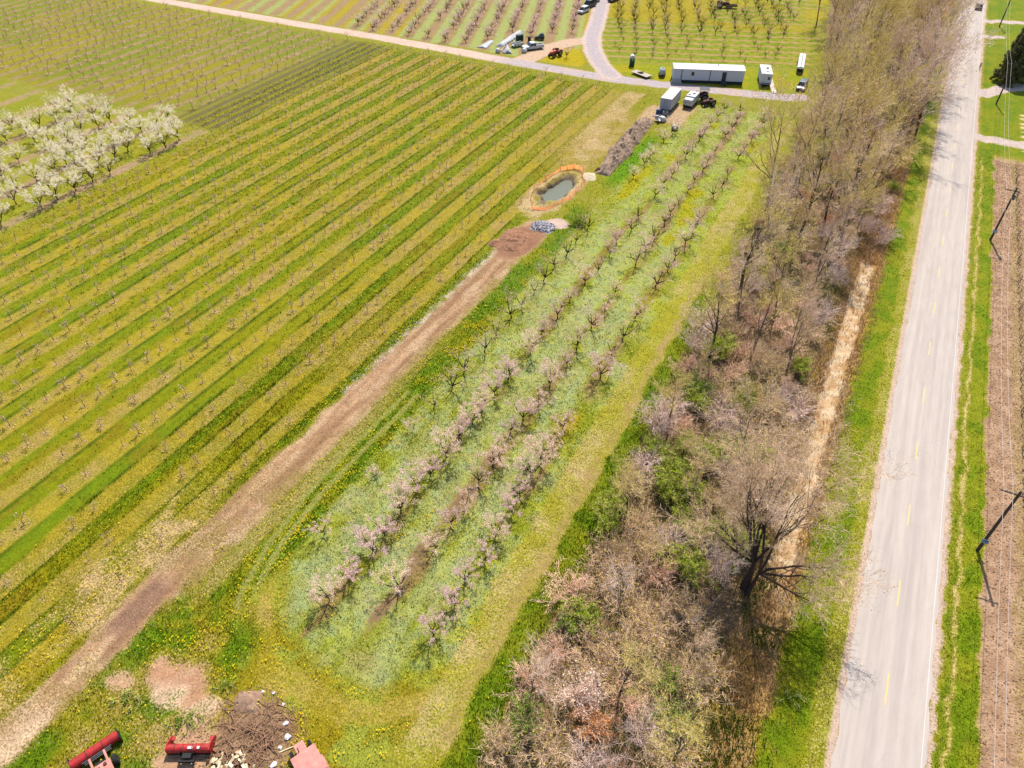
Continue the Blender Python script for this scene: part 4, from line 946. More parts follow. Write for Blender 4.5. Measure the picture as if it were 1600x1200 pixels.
# --- long white mobile home with dark skirting
M_SIDING = mat('pale grey siding', (206, 208, 218), .6, .06, 1.5, k=1.5); M_ROOFW = mat('chalky white roof', (244, 240, 238), .7, .08, .8); M_SKIRT = mat('dark skirting', (56, 66, 76), .8, .2, 2); M_DKG = mat('dark grey trim', (70, 76, 84), .7, .15, 3)
def mobile_home():
    a, b = (-45.9, 172.3), (-30.6, 178.3); L = math.dist(a, b); rz = math.atan2(b[1]-a[1], b[0]-a[0])
    t = thing('mobile_home', 'long white single-storey mobile home with dark skirting beside the farm road', 'mobile home', ((a[0]+b[0])/2, (a[1]+b[1])/2, 0), rz)
    D = 4.0; MB().box((0, D/2, .34), (L-.12, D-.12, .78)).build('skirting', M_SKIRT, t)
    w_ = MB().box((0, D/2, 1.98), (L, D, 2.5)); wo = w_.build('wall', M_SIDING, t)
    rb = MB()
    for i in range(int(L/.8)): rb.box((-L/2+.5+.8*i, -.012, 1.98), (.03, .03, 2.46))
    rb.build('siding_seam', M_SIDING, wo)
    MB().prism([(-.12, 3.24), (D/2, 3.5), (D+.12, 3.24), (D+.12, 3.16), (-.12, 3.16)], 'x', -L/2-.12, L/2+.12).build('roof', M_ROOFW, t)
    for x in (-L/2+1.9, .3):
        MB().box((x, -.05, 1.85), (.12, .09, 2.7)).build('downpipe', M_DKG, t)
    d = MB().box((L/2-4.6, -.04, 1.75), (.95, .08, 2.05)).build('door', M_DKG, t); MB().box((L/2-4.25, -.1, 1.7), (.06, .06, .14)).build('handle', M_STL, d)
    MB().box((L/2-4.6, -.5, .4), (1.2, .95, .8)).box((L/2-4.6, -1.1, .2), (1.2, .35, .4)).build('step', M_DKG, t)
    for x, wd in ((-L/2+4.5, .6), (L/2-1.9, .9), (L/2-7.0, 0.9)):
        if wd != .6: continue
        f = MB().box((x, -.03, 2.2), (wd+.14, .07, .94)).build('window', M_ROOFW, t); MB().box((x, -.07, 2.2), (wd, .03, .8)).build('pane', M_GLS, f)
    MB().tube([(2.2, 2.2, 3.4), (2.2, 2.2, 3.9)], .08, 8).build('vent_pipe', M_STL, t)
    MB().tube([(.35, 2.4, 3.4), (.35, 2.4, 5.4)], .03, 6).tube([(-.2, 2.4, 5.2), (.9, 2.4, 5.2)], .02, 5).tube([(0, 2.4, 4.9), (.7, 2.4, 4.9)], .02, 5).build('antenna', M_STL, t)
    st = thing('board_stack', 'low stack of pale boards at the left end of the mobile home', 'boards', (*gp(1056, 130), 0), rz)
    for i in range(4): MB().box((0, 0, .1+.2*i), (2.6-.15*i, .5, .16)).build('board', mat('pale board %d' % i, (226, 222, 214), .8, .1, 4), st, bevel=.01)
mobile_home()
def site_cabin():
    t = thing('travel_trailer', 'small boxy white travel trailer standing end-on right of the mobile home', 'trailer', (-26.6, 182.6, 0), R(17))
    W, L = 2.5, 6.6
    MB().box((0, 0, 1.75), (W, L, 2.3)).build('wall', M_SIDING, t, bevel=.08); MB().box((0, 0, 2.93), (W+.06, L+.06, .1)).build('roof', M_ROOFW, t, bevel=.03)
    MB().box((0, 0, .45), (W-.2, L-.3, .42)).build('chassis', M_SKIRT, t)
    MB().box((.3, .6, 3.05), (.5, .6, .22)).build('roof_vent', M_BLK, t, bevel=.04); MB().box((.2, -1.6, 3.02), (.35, .4, .12)).build('roof_vent', M_DKG, t, bevel=.03)
    f = MB().box((.55, -L/2-.02, 2.0), (.62, .06, .8)).build('window', M_ROOFW, t); MB().box((.55, -L/2-.06, 2.0), (.48, .03, .66)).build('pane', M_GLS, f)
    MB().box((0, -L/2-.02, .86), (W-.1, .05, .16)).build('trim_band', M_DKG, t)
    MB().box((W/2+.03, -.8, 1.6), (.06, .8, 1.9)).build('door', M_DKG, t)
    for s in (-1, 1): wheel(t, (s*(W/2-.18), .3, .34), .34, .2).rotation_euler = (0, 0, R(90))
    MB().tube([(-.5, -L/2, .45), (0, -L/2-1.1, .45), (.5, -L/2, .45)], .05, 6).build('hitch', M_BLK, t)
    (c, rz, L2) = ends((1203, 124), (1210, 146)); w_ = thing('boardwalk', 'narrow pale plank walkway beside the travel trailer', 'walkway', (*c, 0), rz)
    mp = mat('bleached planks', (236, 224, 210), .85, .12, 4); n = 16
    for i in range(n): MB().box((-L2/2+L2*(i+.5)/n, 0, .12), (L2/n-.05, 1.1, .05)).build('plank', mp, w_)
    MB().box((0, -.4, .045), (L2, .08, .11)).box((0, .4, .045), (L2, .08, .11)).build('bearer', M_POST, w_)
site_cabin()
def long_trailer():
    t = thing('flat_trailer', 'long narrow white covered trailer with dark front frame at the belt edge', 'trailer', (-20.9, 198.2, 0), math.atan2(12.3, -1.6)); L = 11
    for s in (-1, 1): MB().prism([(s*.06, .95), (s*.06, 1.55), (s*.75, 1.42), (s*.82, .95)], 'x', -L/2, L/2).build('cover', M_ROOFW, t, bevel=.03)
    MB().box((0, 0, .82), (L, 1.5, .2)).build('deck', M_BLK, t)
    for s in (-1, 1):
        for x in (1.0, 1.9): wheel(t, (x, s*.8, .38), .38, .22)
    MB().box((-L/2-.5, 0, 1.0), (.9, 1.3, .7)).tube([(-L/2-.4, -.6, .6), (-L/2-2.2, 0, .5), (-L/2-.4, .6, .6)], .07, 6).tube([(-L/2-2.0, 0, .5), (-L/2-2.0, 0, 0)], .05, 6).build('hitch_frame', M_BLK, t)
    MB().box((L/2+.15, 0, .9), (.3, 1.7, .5)).build('tail_frame', M_DKG, t)
long_trailer()
def toilet():
    t = thing('portable_toilet', 'dark green portable toilet with white roof near the lane junction', 'toilet', (*gp(987, 103), 0), R(25))
    mg = mat('dark green plastic', (36, 84, 74), .5, .15, 2); MB().box((0, 0, 1.08), (1.15, 1.15, 2.05)).build('cabin', mg, t, bevel=.04)
    MB().box((0, 0, .06), (1.25, 1.25, .14)).build('base', M_BLK, t); MB().tube([(0, -.58, 2.1), (0, .58, 2.1)], [.58, .58], 16).build('roof', M_ROOFW, t)
    d = MB().box((0, -.6, 1.05), (.8, .05, 1.8)).build('door', mg, t, bevel=.02); MB().box((0, -.635, 1.6), (.34, .02, .3)).build('notice', M_ROOFW, d)
    MB().tube([(.4, .45, 2.1), (.4, .45, 2.95)], .06, 8).build('vent_pipe', M_BLK, t)
toilet()
def tank():
    t = thing('tank_trailer', 'round white liquid tank on a small wheeled trailer left of the mobile home', 'tank', (*gp(1034, 119), 0), R(110))
    MB().tube([(-1.1, 0, 1.15), (-.95, 0, 1.15), (.95, 0, 1.15), (1.1, 0, 1.15)], [.35, .72, .72, .35], 18).build('tank', mat('milky tank', (214, 214, 218), .5, .08, 2), t, smooth=True)
    for x in (-.6, 0, .6): MB().tube([(x-.03, 0, 1.15), (x+.03, 0, 1.15)], .745, 18).build('tank_band', M_STL, t)
    MB().box((0, 0, .5), (2.5, .9, .14)).tube([(-1.2, 0, .5), (-2.1, 0, .45)], .05, 6).build('chassis', M_BLK, t); MB().tube([(0, 0, 1.85), (0, 0, 2.02)], .2, 10).build('lid', M_BLK, t)
    for s in (-1, 1): wheel(t, (.1, s*.72, .4), .4, .24)
tank()
def flatbed():
    c, rz, L = ends((990, 114), (1014, 123)); t = thing('flatbed_trailer', 'low flatbed trailer with boards lying beside the farm road', 'trailer', (*c, 0), rz); L = 5.2
    mp = mat('grey planks', (222, 204, 188), .85, .15, 4)
    for i in range(6): MB().box((0, -.85+.34*i, .55), (L, .3, .06)).build('deck_board', mp, t)
    MB().box((0, 0, .44), (L, 1.7, .12)).tube([(L/2, 0, .45), (L/2+1.4, 0, .4)], .06, 6).build('chassis', M_RUST2, t)
    for s in (-1, 1): wheel(t, (-.4, s*.95, .3), .3, .2)
    b = thing('scrap_boards', 'loose dark boards piled on the low flatbed trailer', 'boards', (c[0], c[1], .585), rz+.2)
    for i in range(5): MB().box((-.6+.2*i, .1*i-.2, .04+.08*i), (1.6-.2*i, .22, .08), rz=.3*i-.5).build('board', M_RUST2 if i % 2 else M_POST, b)
flatbed()
def box_trailer():
    t = thing('box_trailer', 'tall white box trailer at the far end of the long earth heap', 'trailer', (-41.7, 157.2, 0), R(91)); L, W = 7.4, 2.5
    MB().box((0, 0, 1.85), (L, W, 2.3)).build('box_body', mat('white box panels', (222, 224, 236), .5, .06, 1), t, bevel=.03); MB().box((0, 0, 3.03), (L+.05, W+.05, .06)).build('roof', mat('dirty white roof', (232, 222, 212), .7, .18, .6), t)
    for y in (-W/2, W/2):
        for z in (.74, 2.95): MB().box((0, y, z), (L, .06, .1)).build('edge_rail', M_STL, t)
    MB().box((0, 0, .6), (L-.4, W*.5, .2)).build('chassis', M_BLK, t)
    for s in (-1, 1):
        MB().box((-L/2-.03, s*W*.245, 1.85), (.05, W*.47, 2.15)).build('rear_door', mat('door panel %d' % s, (200, 204, 220), .5, .05, 1), t)
        for x in (-2.4, -1.4): wheel(t, (x, s*1.0, .45), .45, .28)
    for s in (-.3, .3): MB().tube([(-L/2-.09, s, .85), (-L/2-.09, s, 2.85)], .03, 6).build('door_bar', M_STL, t)
    MB().box((L/2-1.0, 0, .25), (.3, 1.6, .5)).build('landing_leg', M_BLK, t)
    u = thing('cab_truck', 'small white flat-nosed truck parked right of the white box trailer', 'truck', (-37.9, 160.2, 0), R(-90-2))
    MB().box((1.5, 0, 1.25), (1.6, 2.0, 1.5)).build('cab', M_VWHT, u, bevel=.15); loft(MB(), (1.0, 2.32, -.95, .95), 1.35, (1.1, 2.12, -.85, .85), 1.92).build('window_glass', M_GLS, u)
    MB().box((1.55, 0, 2.02), (1.1, 1.7, .1)).build('roof', M_VWHT, u, bevel=.04); MB().box((-1.0, 0, 1.45), (3.2, 2.1, 1.6)).build('cargo_box', M_VWHT, u, bevel=.05)
    MB().box((-1.2, .2, 2.28), (.7, .6, .08)).box((-.1, -.5, 2.28), (.5, .4, .08)).build('roof_hatch', M_DKG, u)
    MB().box((0, 0, .5), (4.6, .9, .2)).build('chassis', M_BLK, u); MB().box((2.34, 0, .6), (.12, 1.9, .25)).build('front_bumper', M_BLK, u, bevel=.03)
    for s in (-1, 1):
        MB().box((2.31, s*.7, .85), (.06, .3, .2)).build('headlight', M_LMP, u)
        for x in (1.4, -1.5): wheel(u, (x, s*.9, .4), .4, .25)
box_trailer()
def drum(label, xy, r, h, m, grp=None):
    t = thing('drum', label, 'drum', (*xy, 0), 0, grp); MB().tube([(0, 0, 0), (0, 0, h)], r, 16).build('barrel', m, t)
    for z in (.03, h*.33, h*.66, h-.03): MB().tube([(0, 0, z-.02), (0, 0, z+.02)], r*1.05, 16).build('hoop', m, t)
M_BLUE = mat('blue plastic', (70, 100, 160), .5, .1, 3)
for i, (dx, dy, m, lab) in enumerate(((-1.3, -.8, M_BLUE, 'blue drum at the left rear corner of the box trailer'), (-.7, -.9, M_BLUE, 'blue drum beside the coiled pipe behind the box trailer'))):
    drum(lab, (-41.6+dx, 153.3+dy), .35, .9, m)
co = MB()
for k in range(5): co.tube([(.5*math.cos(a*.4), .5*math.sin(a*.4), .12+.2*k) for a in range(17)], .07, 5)
o = co.build('hose_coil', mat('grey hose', (176, 176, 184), .6, .1, 4)); o.location = (-41.0, 152.0, 0); tag(o, 'grey coil of pipe standing behind the white box trailer', 'hose')
tractor('dark maroon tractor parked behind the small white truck', (-36.7, 164.3), R(200), mat('maroon paint', (96, 44, 44), .6, .2, 3), M_BLK, 1.15)
tractor('small rusty brown tractor right of the maroon tractor', (-34.2, 162.0), R(230), M_RUST2, None, .95)
# --- scrap and heaps
def heap(name, label, cat, c, rx, ry, h, m, seed, rz=0.0, n=36, rough=.25, ridge=1.0):
    k = np.linspace(-1, 1, n); A, B = np.meshgrid(k, k); r = np.sqrt(A*A+B*B)
    x, y = A*rx, B*ry; nz = fbm(x/.9+seed*13, y/.9, seed, 4)-.5; nz2 = fbm(x/.3+seed*7, y/.3, seed+3, 2)-.5
    Aw = A*(1.0+.5*np.abs(B)**3+.7*(fbm(B*ry/2.5+seed, B*0, seed+9, 2)-.35)) if ridge > 1 else A
    prof = np.clip(1-np.abs(Aw)**1.6, 0, 1)*np.clip(1-np.abs(B)**(5 if ridge > 1 else 1.6), 0, 1)**.8
    z = h*prof*(1+rough*2.2*nz)+rough*.5*h*nz2*sm(0, .25, prof)-.3*(prof < .03)
    ca, sa = math.cos(rz), math.sin(rz)
    V = np.stack([(x*ca-y*sa).ravel(), (x*sa+y*ca).ravel(), (z-.05).ravel()], 1)
    i = np.arange(n*n).reshape(n, n); F = np.stack([i[:-1, :-1], i[:-1, 1:], i[1:, 1:], i[1:, :-1]], -1).reshape(-1, 4)
    o = link(name, fast_mesh(name, V, F), [m]); o.location = (c[0], c[1], 0); tag(o, label, cat); return o
M_EARTH = mat('dry grey brown earth', (196, 166, 142), .95, .35, 2.2, bump=.6, spec=.1); M_EARTH2 = mat('red brown earth', (180, 132, 102), .95, .35, 2.5, bump=.6, spec=.1); M_ROCK = mat('broken grey concrete', (206, 198, 204), .9, .2, 3, island=.3)
heap('earth_heap', 'long grey-brown ridge of piled earth running up to the white box trailer', 'earth heap', (-43.0, 133.3), 2.3, 14.6, 2.3, M_EARTH, 1, R(2), 60, .4, 4)
heap('earth_heap', 'red-brown mound of dug soil at the far end of the dirt track', 'earth heap', (-46.4, 90.3), 2.4, 3.4, .8, M_EARTH2, 2, .2, 50, .5)
heap('earth_heap', 'small round hump of soil on the left of the dug soil mound', 'earth heap', (-48.6, 88.2), 1.1, 1.3, .55, M_EARTH2, 3, 0, 24, .4)
heap('earth_heap', 'low sandy spoil bank beside the fenced pit', 'earth heap', (-44.2, 117.2), 1.3, 1.8, .5, mat('pale sand', (232, 212, 178), .95, .2, 3, spec=.1), 4, .4, 24, .4)
heap('earth_heap', 'dull brown low earth mound behind the brush pile', 'earth heap', (-32.0, 13.4), 1.2, 1.0, .5, mat('purple brown earth', (178, 144, 120), .95, .3, 3, spec=.1, bump=.5), 5, .5, 28, .4)
heap('stump_heap', 'dark rotten stump end facing the pit at the near tip of the earth ridge', 'stump', (-43.4, 120.2), .9, .9, .9, mat('rotten wood', (110, 78, 62), .95, .35, 4, spec=.1, bump=.6), 6, 0, 20, .6)
def rock(rg, s):
    V = [Vector((rg.gauss(0, 1), rg.gauss(0, 1), rg.gauss(0, 1))).normalized()*rg.uniform(.75, 1.1) for _ in range(26)]
    import bmesh
    bm = bmesh.new(); [bm.verts.new(v*s) for v in V]; bmesh.ops.convex_hull(bm, input=bm.verts)
    me = bpy.data.meshes.new('rock'); bm.to_mesh(me); bm.free(); return me
rr_ = random.Random(31); ROCKS = [rock(rr_, 1.0) for _ in range(5)]
for m in ROCKS: m.materials.append(M_ROCK)
heap('gravel_heap', 'low grey gravel under the broken concrete rubble', 'gravel', (-43.9, 96.4), 2.2, 1.8, .5, mat('grey gravel', (176, 166, 164), .95, .3, 6, spec=.1, bump=.5), 8, 0, 24, .4)
t = thing('rubble_pile', 'pile of broken grey concrete rubble on the dug soil', 'rubble', (-43.9, 96.4, 0), 0)
for i in range(150):
    a = rr_.uniform(0, 6.28); q = rr_.random()**.6; o = bpy.data.objects.new('chunk', ROCKS[i % 5]); COL.objects.link(o); o.parent = t
    s = rr_.uniform(.1, .3); o.location = (math.cos(a)*q*2.0, math.sin(a)*q*1.6, .1+.55*(1-q)); o.scale = (s*1.4, s, s*.7); o.rotation_euler = (rr_.random()*3, rr_.random()*3, rr_.random()*6)
t = thing('scrap_heap', 'heap of grey scrap and timber between the earth ridge and box trailer', 'scrap heap', (*gp(1029, 188), 0), 0)
for i in range(26):
    a = rr_.uniform(0, 6.28); q = rr_.random()*1.6; MB().box((0, 0, 0), (rr_.uniform(.4, 2.0), rr_.uniform(.1, .5), rr_.uniform(.05, .3)), rz=a, rx=rr_.uniform(-.4, .4), ry=rr_.uniform(-.3, .3)).build('scrap_piece', (M_POST, M_STL, M_SIDING, M_RUST2)[i % 4], t).location = (math.cos(a)*q, math.sin(a)*q*1.3, .2+.7*max(0, 1-q/1.6))
def sack(label, xy, s):
    n = 14; V = []; rg = random.Random(int(xy[0]*10))
    for i in range(n+1):
        th = math.pi*i/n
        for j in range(n): a = 2*math.pi*j/n; q = 1+.12*math.sin(3*a+i)+rg.gauss(0, .02); V.append((math.sin(th)**.6*math.cos(a)*s*q, math.sin(th)**.6*math.sin(a)*s*q*.8, s*.7+math.cos(th)*s*.75))
    F = [(i*n+j, (i+1)*n+j, (i+1)*n+(j+1) % n, i*n+(j+1) % n) for i in range(n) for j in range(n)]
    o = link('bulk_bag', fast_mesh('bulk_bag', V, F, smooth=True), [M_ROOFW]); o.location = (*xy, 0); tag(o, label, 'bag')
sack('white bulk bag standing alone in the orchard below the scrap heap', gp(1054, 203), .75); sack('white bulk bag lying against the scrap heap', gp(1034, 190), .8)
# --- fenced pit
def pit():
    n = 40; wv = [(0, 0, 0)]+[(PIT[2]*.86*math.cos(2*math.pi*k/n)+.12*.3*PIT[3]*.8*math.sin(2*math.pi*k/n), PIT[3]*.86*math.sin(2*math.pi*k/n), 0) for k in range(n)]
    me = bpy.data.meshes.new('water'); me.from_pydata(wv, [], [(0, 1+k, 1+(k+1) % n) for k in range(n)])
    m, N, L, B = nodes('murky water'); B.inputs['Base Color'].default_value = (*alb(118, 122, 98), 1); B.inputs['Roughness'].default_value = .3; B.inputs['Specular IOR Level'].default_value = .25
    nz = N.new('ShaderNodeTexNoise'); nz.inputs['Scale'].default_value = 4; bu = N.new('ShaderNodeBump'); bu.inputs['Strength'].default_value = .05; L.new(nz.outputs[0], bu.inputs['Height']); L.new(bu.outputs[0], B.inputs['Normal'])
    o = link('water', me, [m]); o.location = (PIT[0]+.15, PIT[1]-.4, -.72); tag(o, 'grey-green water standing in the fenced pit', kind='structure')
    MO = mat('orange safety mesh', (252, 160, 100), .6, .12, 2, trans=.6, k=.95)
    t = thing('safety_fence', 'sagging orange plastic mesh fence round the water pit', 'fence', (PIT[0], PIT[1], 0), 0)
    rg = random.Random(4); n = 22; P = []
    for k in range(n):
        a = 2*math.pi*k/n; q = 1.3+rg.gauss(0, .07); P.append((PIT[2]*q*math.cos(a)*1.05, PIT[3]*q*math.sin(a), rg.uniform(-.4, 1.6), rg.uniform(.35, .9)+(.35 if math.sin(a) > .6 else 0)))
    for k, (x, y, ln, hh_) in enumerate(P):
        MB().tube([(x, y, -.1), (x*(1-.06*ln), y*(1-.06*ln), hh_+.1)], .03, 5).build('stake', M_POST, t)
        x2, y2, l2, h2 = P[(k+1) % n]; sub = 6; mb = MB(); rows = 5
        def pt(s, v):
            sg = 4*s*(1-s)*.22; hgt = (hh_*(1-s)+h2*s)*v*(1-sg); lean = (ln*(1-s)+l2*s)*v*.35+sg*v*.3
            x_ = x*(1-s)+x2*s; y_ = y*(1-s)+y2*s; d = math.hypot(x_, y_); return Vector((x_*(1-lean/d), y_*(1-lean/d), hgt+.03))
        for r in range(rows+1):
            for s in range(sub):
                a0, a1 = pt(s/sub, r/rows), pt((s+1)/sub, r/rows); up = Vector((0, 0, .045)); mb.add([a0, a1, a1+up, a0+up], [(0, 1, 2, 3)])
        for s in range(sub*2):
            f = s/(sub*2)
            for r in range(3): a0, a1 = pt(f, r/3), pt(f, (r+1)/3); e = (Vector((x2-x, y2-y, 0))).normalized()*.05; mb.add([a0, a0+e, a1+e, a1], [(0, 1, 2, 3)])
        mb.build('mesh_panel', MO, t)
pit()
# --- yard beyond the lane junction
c, rz, L = ends((849, 73), (812, 83)); car('white pickup truck parked on the sandy yard', (c[0], c[1]+.6), R(228), M_VWHT, 'pickup', 'pickup_truck', 'truck', L=5.7, W=1.95)
tractor('orange-red tractor standing on yellow flowers beside the sandy yard', (*gp(868, 88),), R(255), M_TOR, None, 1.15)
car('dark quad bike cart behind the white pickup truck', gp(843, 62), R(200), M_VDRK, 'suv', 'utility_cart', 'cart', L=2.6, W=1.3)
drum('black barrel standing left of the pickup truck', gp(827, 65), .4, 1.3, M_BLK)
def hoop_wreck():
    mw = mat('white plastic sheet', (234, 236, 238), .5, .06, 2, trans=.25); mpi = mat('white pipe', (236, 234, 230), .5, .05, 3)
    t = thing('tunnel_frame', 'collapsed white pipe frame of a greenhouse tunnel beside the farm road', 'frame', (*gp(790, 72), 0), 0); o0 = gp(790, 72)
    def q(px, py, z=0.0): g = gp(px, py, z); return (g[0]-o0[0], g[1]-o0[1], z)
    for a, b in (((776, 71), (813, 48)), ((780, 75), (816, 52)), ((788, 66), (800, 84)), ((795, 64), (783, 80)), ((800, 60), (806, 72)), ((776, 71), (790, 84)), ((770, 52), (778, 57)), ((806, 60), (820, 50)), ((812, 50), (828, 52))):
        MB().tube([q(*a, .15), tuple((np.array(q(*a, .3))+np.array(q(*b, .3)))/2+np.array([0, 0, .35])), q(*b, .15)], .06, 6).build('pipe', mpi, t)
    def sheet(name, label, pts, h, seed):
        P = [q(*p) for p in pts]; n = 9; V = []; rg = np.random.default_rng(seed)
        A, B, C, D = [np.array(p) for p in P]
        for i in range(n):
            for j in range(n):
                s, u = i/(n-1), j/(n-1); p = A*(1-s)*(1-u)+B*s*(1-u)+C*s*u+D*(1-s)*u; p[2] = h*4*s*(1-s)*(.4+.6*rg.random())*(1 if 0 < j < n-1 else .3)+.04; V.append(p+np.array([o0[0], o0[1], 0]))
        F = [(i*n+j, (i+1)*n+j, (i+1)*n+j+1, i*n+j+1) for i in range(n-1) for j in range(n-1)]
        o = link(name, fast_mesh(name, V, F, smooth=True), [mw]); sol = o.modifiers.new('thick', 'SOLIDIFY'); sol.thickness = .02; tag(o, label, 'plastic sheet')
    sheet('plastic_sheet', 'long strip of white plastic sheeting lying left of the collapsed frame', [(744, 74), (760, 76), (772, 65), (768, 63)], .5, 1)
    sheet('plastic_sheet', 'crumpled white plastic sheeting along the top of the collapsed frame', [(775, 72), (784, 74), (818, 54), (812, 47)], .9, 2)
    sheet('plastic_sheet', 'peaked white plastic sheet at the foot of the collapsed frame', [(786, 84), (800, 84), (796, 76), (790, 73)], 1.1, 3)
    t2 = thing('hay_wagon', 'white open cart with dark green crate behind the farm road', 'cart', (*gp(808, 73), 0), R(60))
    MB().box((0, 0, .6), (3.2, 1.5, .12)).build('deck', mpi, t2)
    for s in (-1, 1): MB().box((0, s*.72, .85), (3.2, .08, .42)).build('side_board', mpi, t2)
    for x in (-1, 1):
        for s in (-1, 1): wheel(t2, (x, s*.7, .3), .3, .18)
    t3 = thing('storage_crate', 'dark green slatted crate above the white cart', 'crate', (*gp(812, 63), 0), R(60)); mg = mat('dark green crate', (36, 72, 62), .6, .15, 3)
    for i in range(5): MB().box((0, 0, .15+.3*i), (1.7, 1.2, .24)).build('slat_ring', mg, t3)
    MB().box((0, 0, .75), (1.62, 1.12, 1.45)).build('inner_box', M_BLK, t3)
    for (px, py, lab, mm) in ((778, 82, 'grey tarpaulin bundle left of the peaked plastic sheet', M_STL), (819, 82, 'pale bundle of sheeting nearest the pickup truck', M_ROOFW)):
        sack(lab, gp(px, py), .7)
hoop_wreck()
g_ = gp(911, 20); car('white small car with dark windows by the access lane', g_, R(262), M_VWHT, 'suv', group='vehicles by the access lane')
g_ = gp(920, 12); car('dark van behind the white car by the access lane', (g_[0], g_[1]+1), R(258), M_VDRK, 'van', 'parked_van', 'van', 'vehicles by the access lane')
g_ = gp(926, 5); car('silver car at the top edge beside the access lane', (g_[0], g_[1]+1), R(258), M_VSIL, 'suv', group='vehicles by the access lane')
g_ = gp(957, 3); car('dark blue car right of the access lane at the top edge', (g_[0], g_[1]+1), R(258), M_VDRK, 'suv', group='vehicles by the access lane')
car('blue-grey sport utility vehicle parked where the farm road meets the tree belt', (-17.7, 182.4), R(-92), M_VBLU, 'suv', L=4.7)
car('dark car driving away on the paved road', (17.4, 276.5, .06), R(90), M_VDRK, 'sedan', 'driving_car')
tractor('brown tractor working in the orchard behind the mobile home', (*gp(1128, 12),), R(20), M_RUST2, None, 1.2)
o = MB().box((0, 0, .6), (3.6, 1.4, .12)).box((0, .65, .85), (3.6, .06, .4)).box((0, -.65, .85), (3.6, .06, .4)).box((0, 0, .3), (.5, 1.3, .6)).build('bin_trailer', M_POST); g_ = gp(1142, 13); o.location = (g_[0], g_[1], 0); o.rotation_euler = (0, 0, R(20)); tag(o, 'low wooden bin trailer behind the brown tractor', 'trailer')
# --- utility poles and wires
M_POLE = mat('dark utility pole wood', (92, 80, 74), .9, .25, 3); M_WIRE = mat('aluminium wire', (226, 210, 206), .5, .05, 1); M_SIGN = mat('pale blue plate', (170, 200, 232), .5, .05, 2); M_INK = mat('dark blue ink', (30, 40, 92), .6, .05, 2)
PH = 9.2
poles = [(22.3, 58.5), (22.6, 126.1), (22.9, 192.3), (23.2, 258.6)]
plab = ['dark wooden utility pole bearing a blue plate numbered 70', 'dark wooden utility pole with a plain blue plate beside the tilled soil', 'dark utility pole on the lawn between two driveways', 'utility pole farthest up the road beside the spruces']
for i, (x, y) in enumerate(poles):
    t = thing('utility_pole', plab[i], 'pole', (x, y, -.05), 0, 'utility poles along the road')
    MB().tube([(0, 0, -.3), (0, 0, PH)], [.17, .12], 12).build('shaft', M_POLE, t, smooth=False)
    MB().box((-.45, 0, PH-.55), (2.0, .1, .12)).build('crossarm', M_POLE, t)
    for dx in (-1.3, -.55): MB().tube([(dx, 0, PH-.5), (dx, 0, PH-.42), (dx, 0, PH-.3)], [.05, .07, .03], 8).build('insulator', M_LMP, t)
    if i == 1 or i == 3: MB().tube([(.22, -.1, PH-1.9), (.22, -.1, PH-1.1)], .2, 12).build('transformer', M_STL, t)
    if i < 2:
        p = MB().box((0, -.19, 1.75), (.62, .03, .56)).build('number_plate', M_SIGN, t)
        if i == 0:
            cu = bpy.data.curves.new('number', 'FONT'); cu.body = '70'; cu.size = .5; cu.align_x = 'CENTER'; cu.align_y = 'CENTER'; cu.extrude = .004
            tmp = bpy.data.objects.new('tmp', cu); COL.objects.link(tmp); dg = bpy.context.evaluated_depsgraph_get(); me = bpy.data.meshes.new_from_object(tmp.evaluated_get(dg)); bpy.data.objects.remove(tmp)
            me.materials.clear(); o = link('number', me, [M_INK], p); o.location = (0, -.212, 1.75); o.rotation_euler = (R(90), 0, 0)
wl = ['roadside', 'field side']
allp = [(22.0, -9)]+poles+[(23.5, 325)]
for j, dx in enumerate((-1.3, -.55)):
    pts = []
    for (a, b), (c2, d2) in zip(allp[:-1], allp[1:]):
        for k in range(16): s = k/16; pts.append((a+dx+(c2-a)*s, b+(d2-b)*s, PH-.33-4*s*(1-s)*(1.1+.25*j)))
    o = MB().tube(pts, .018, 4, cap=False).build('power_line', M_WIRE); tag(o, 'thin pale overhead power line on the %s of the crossarms' % wl[j], 'power line')
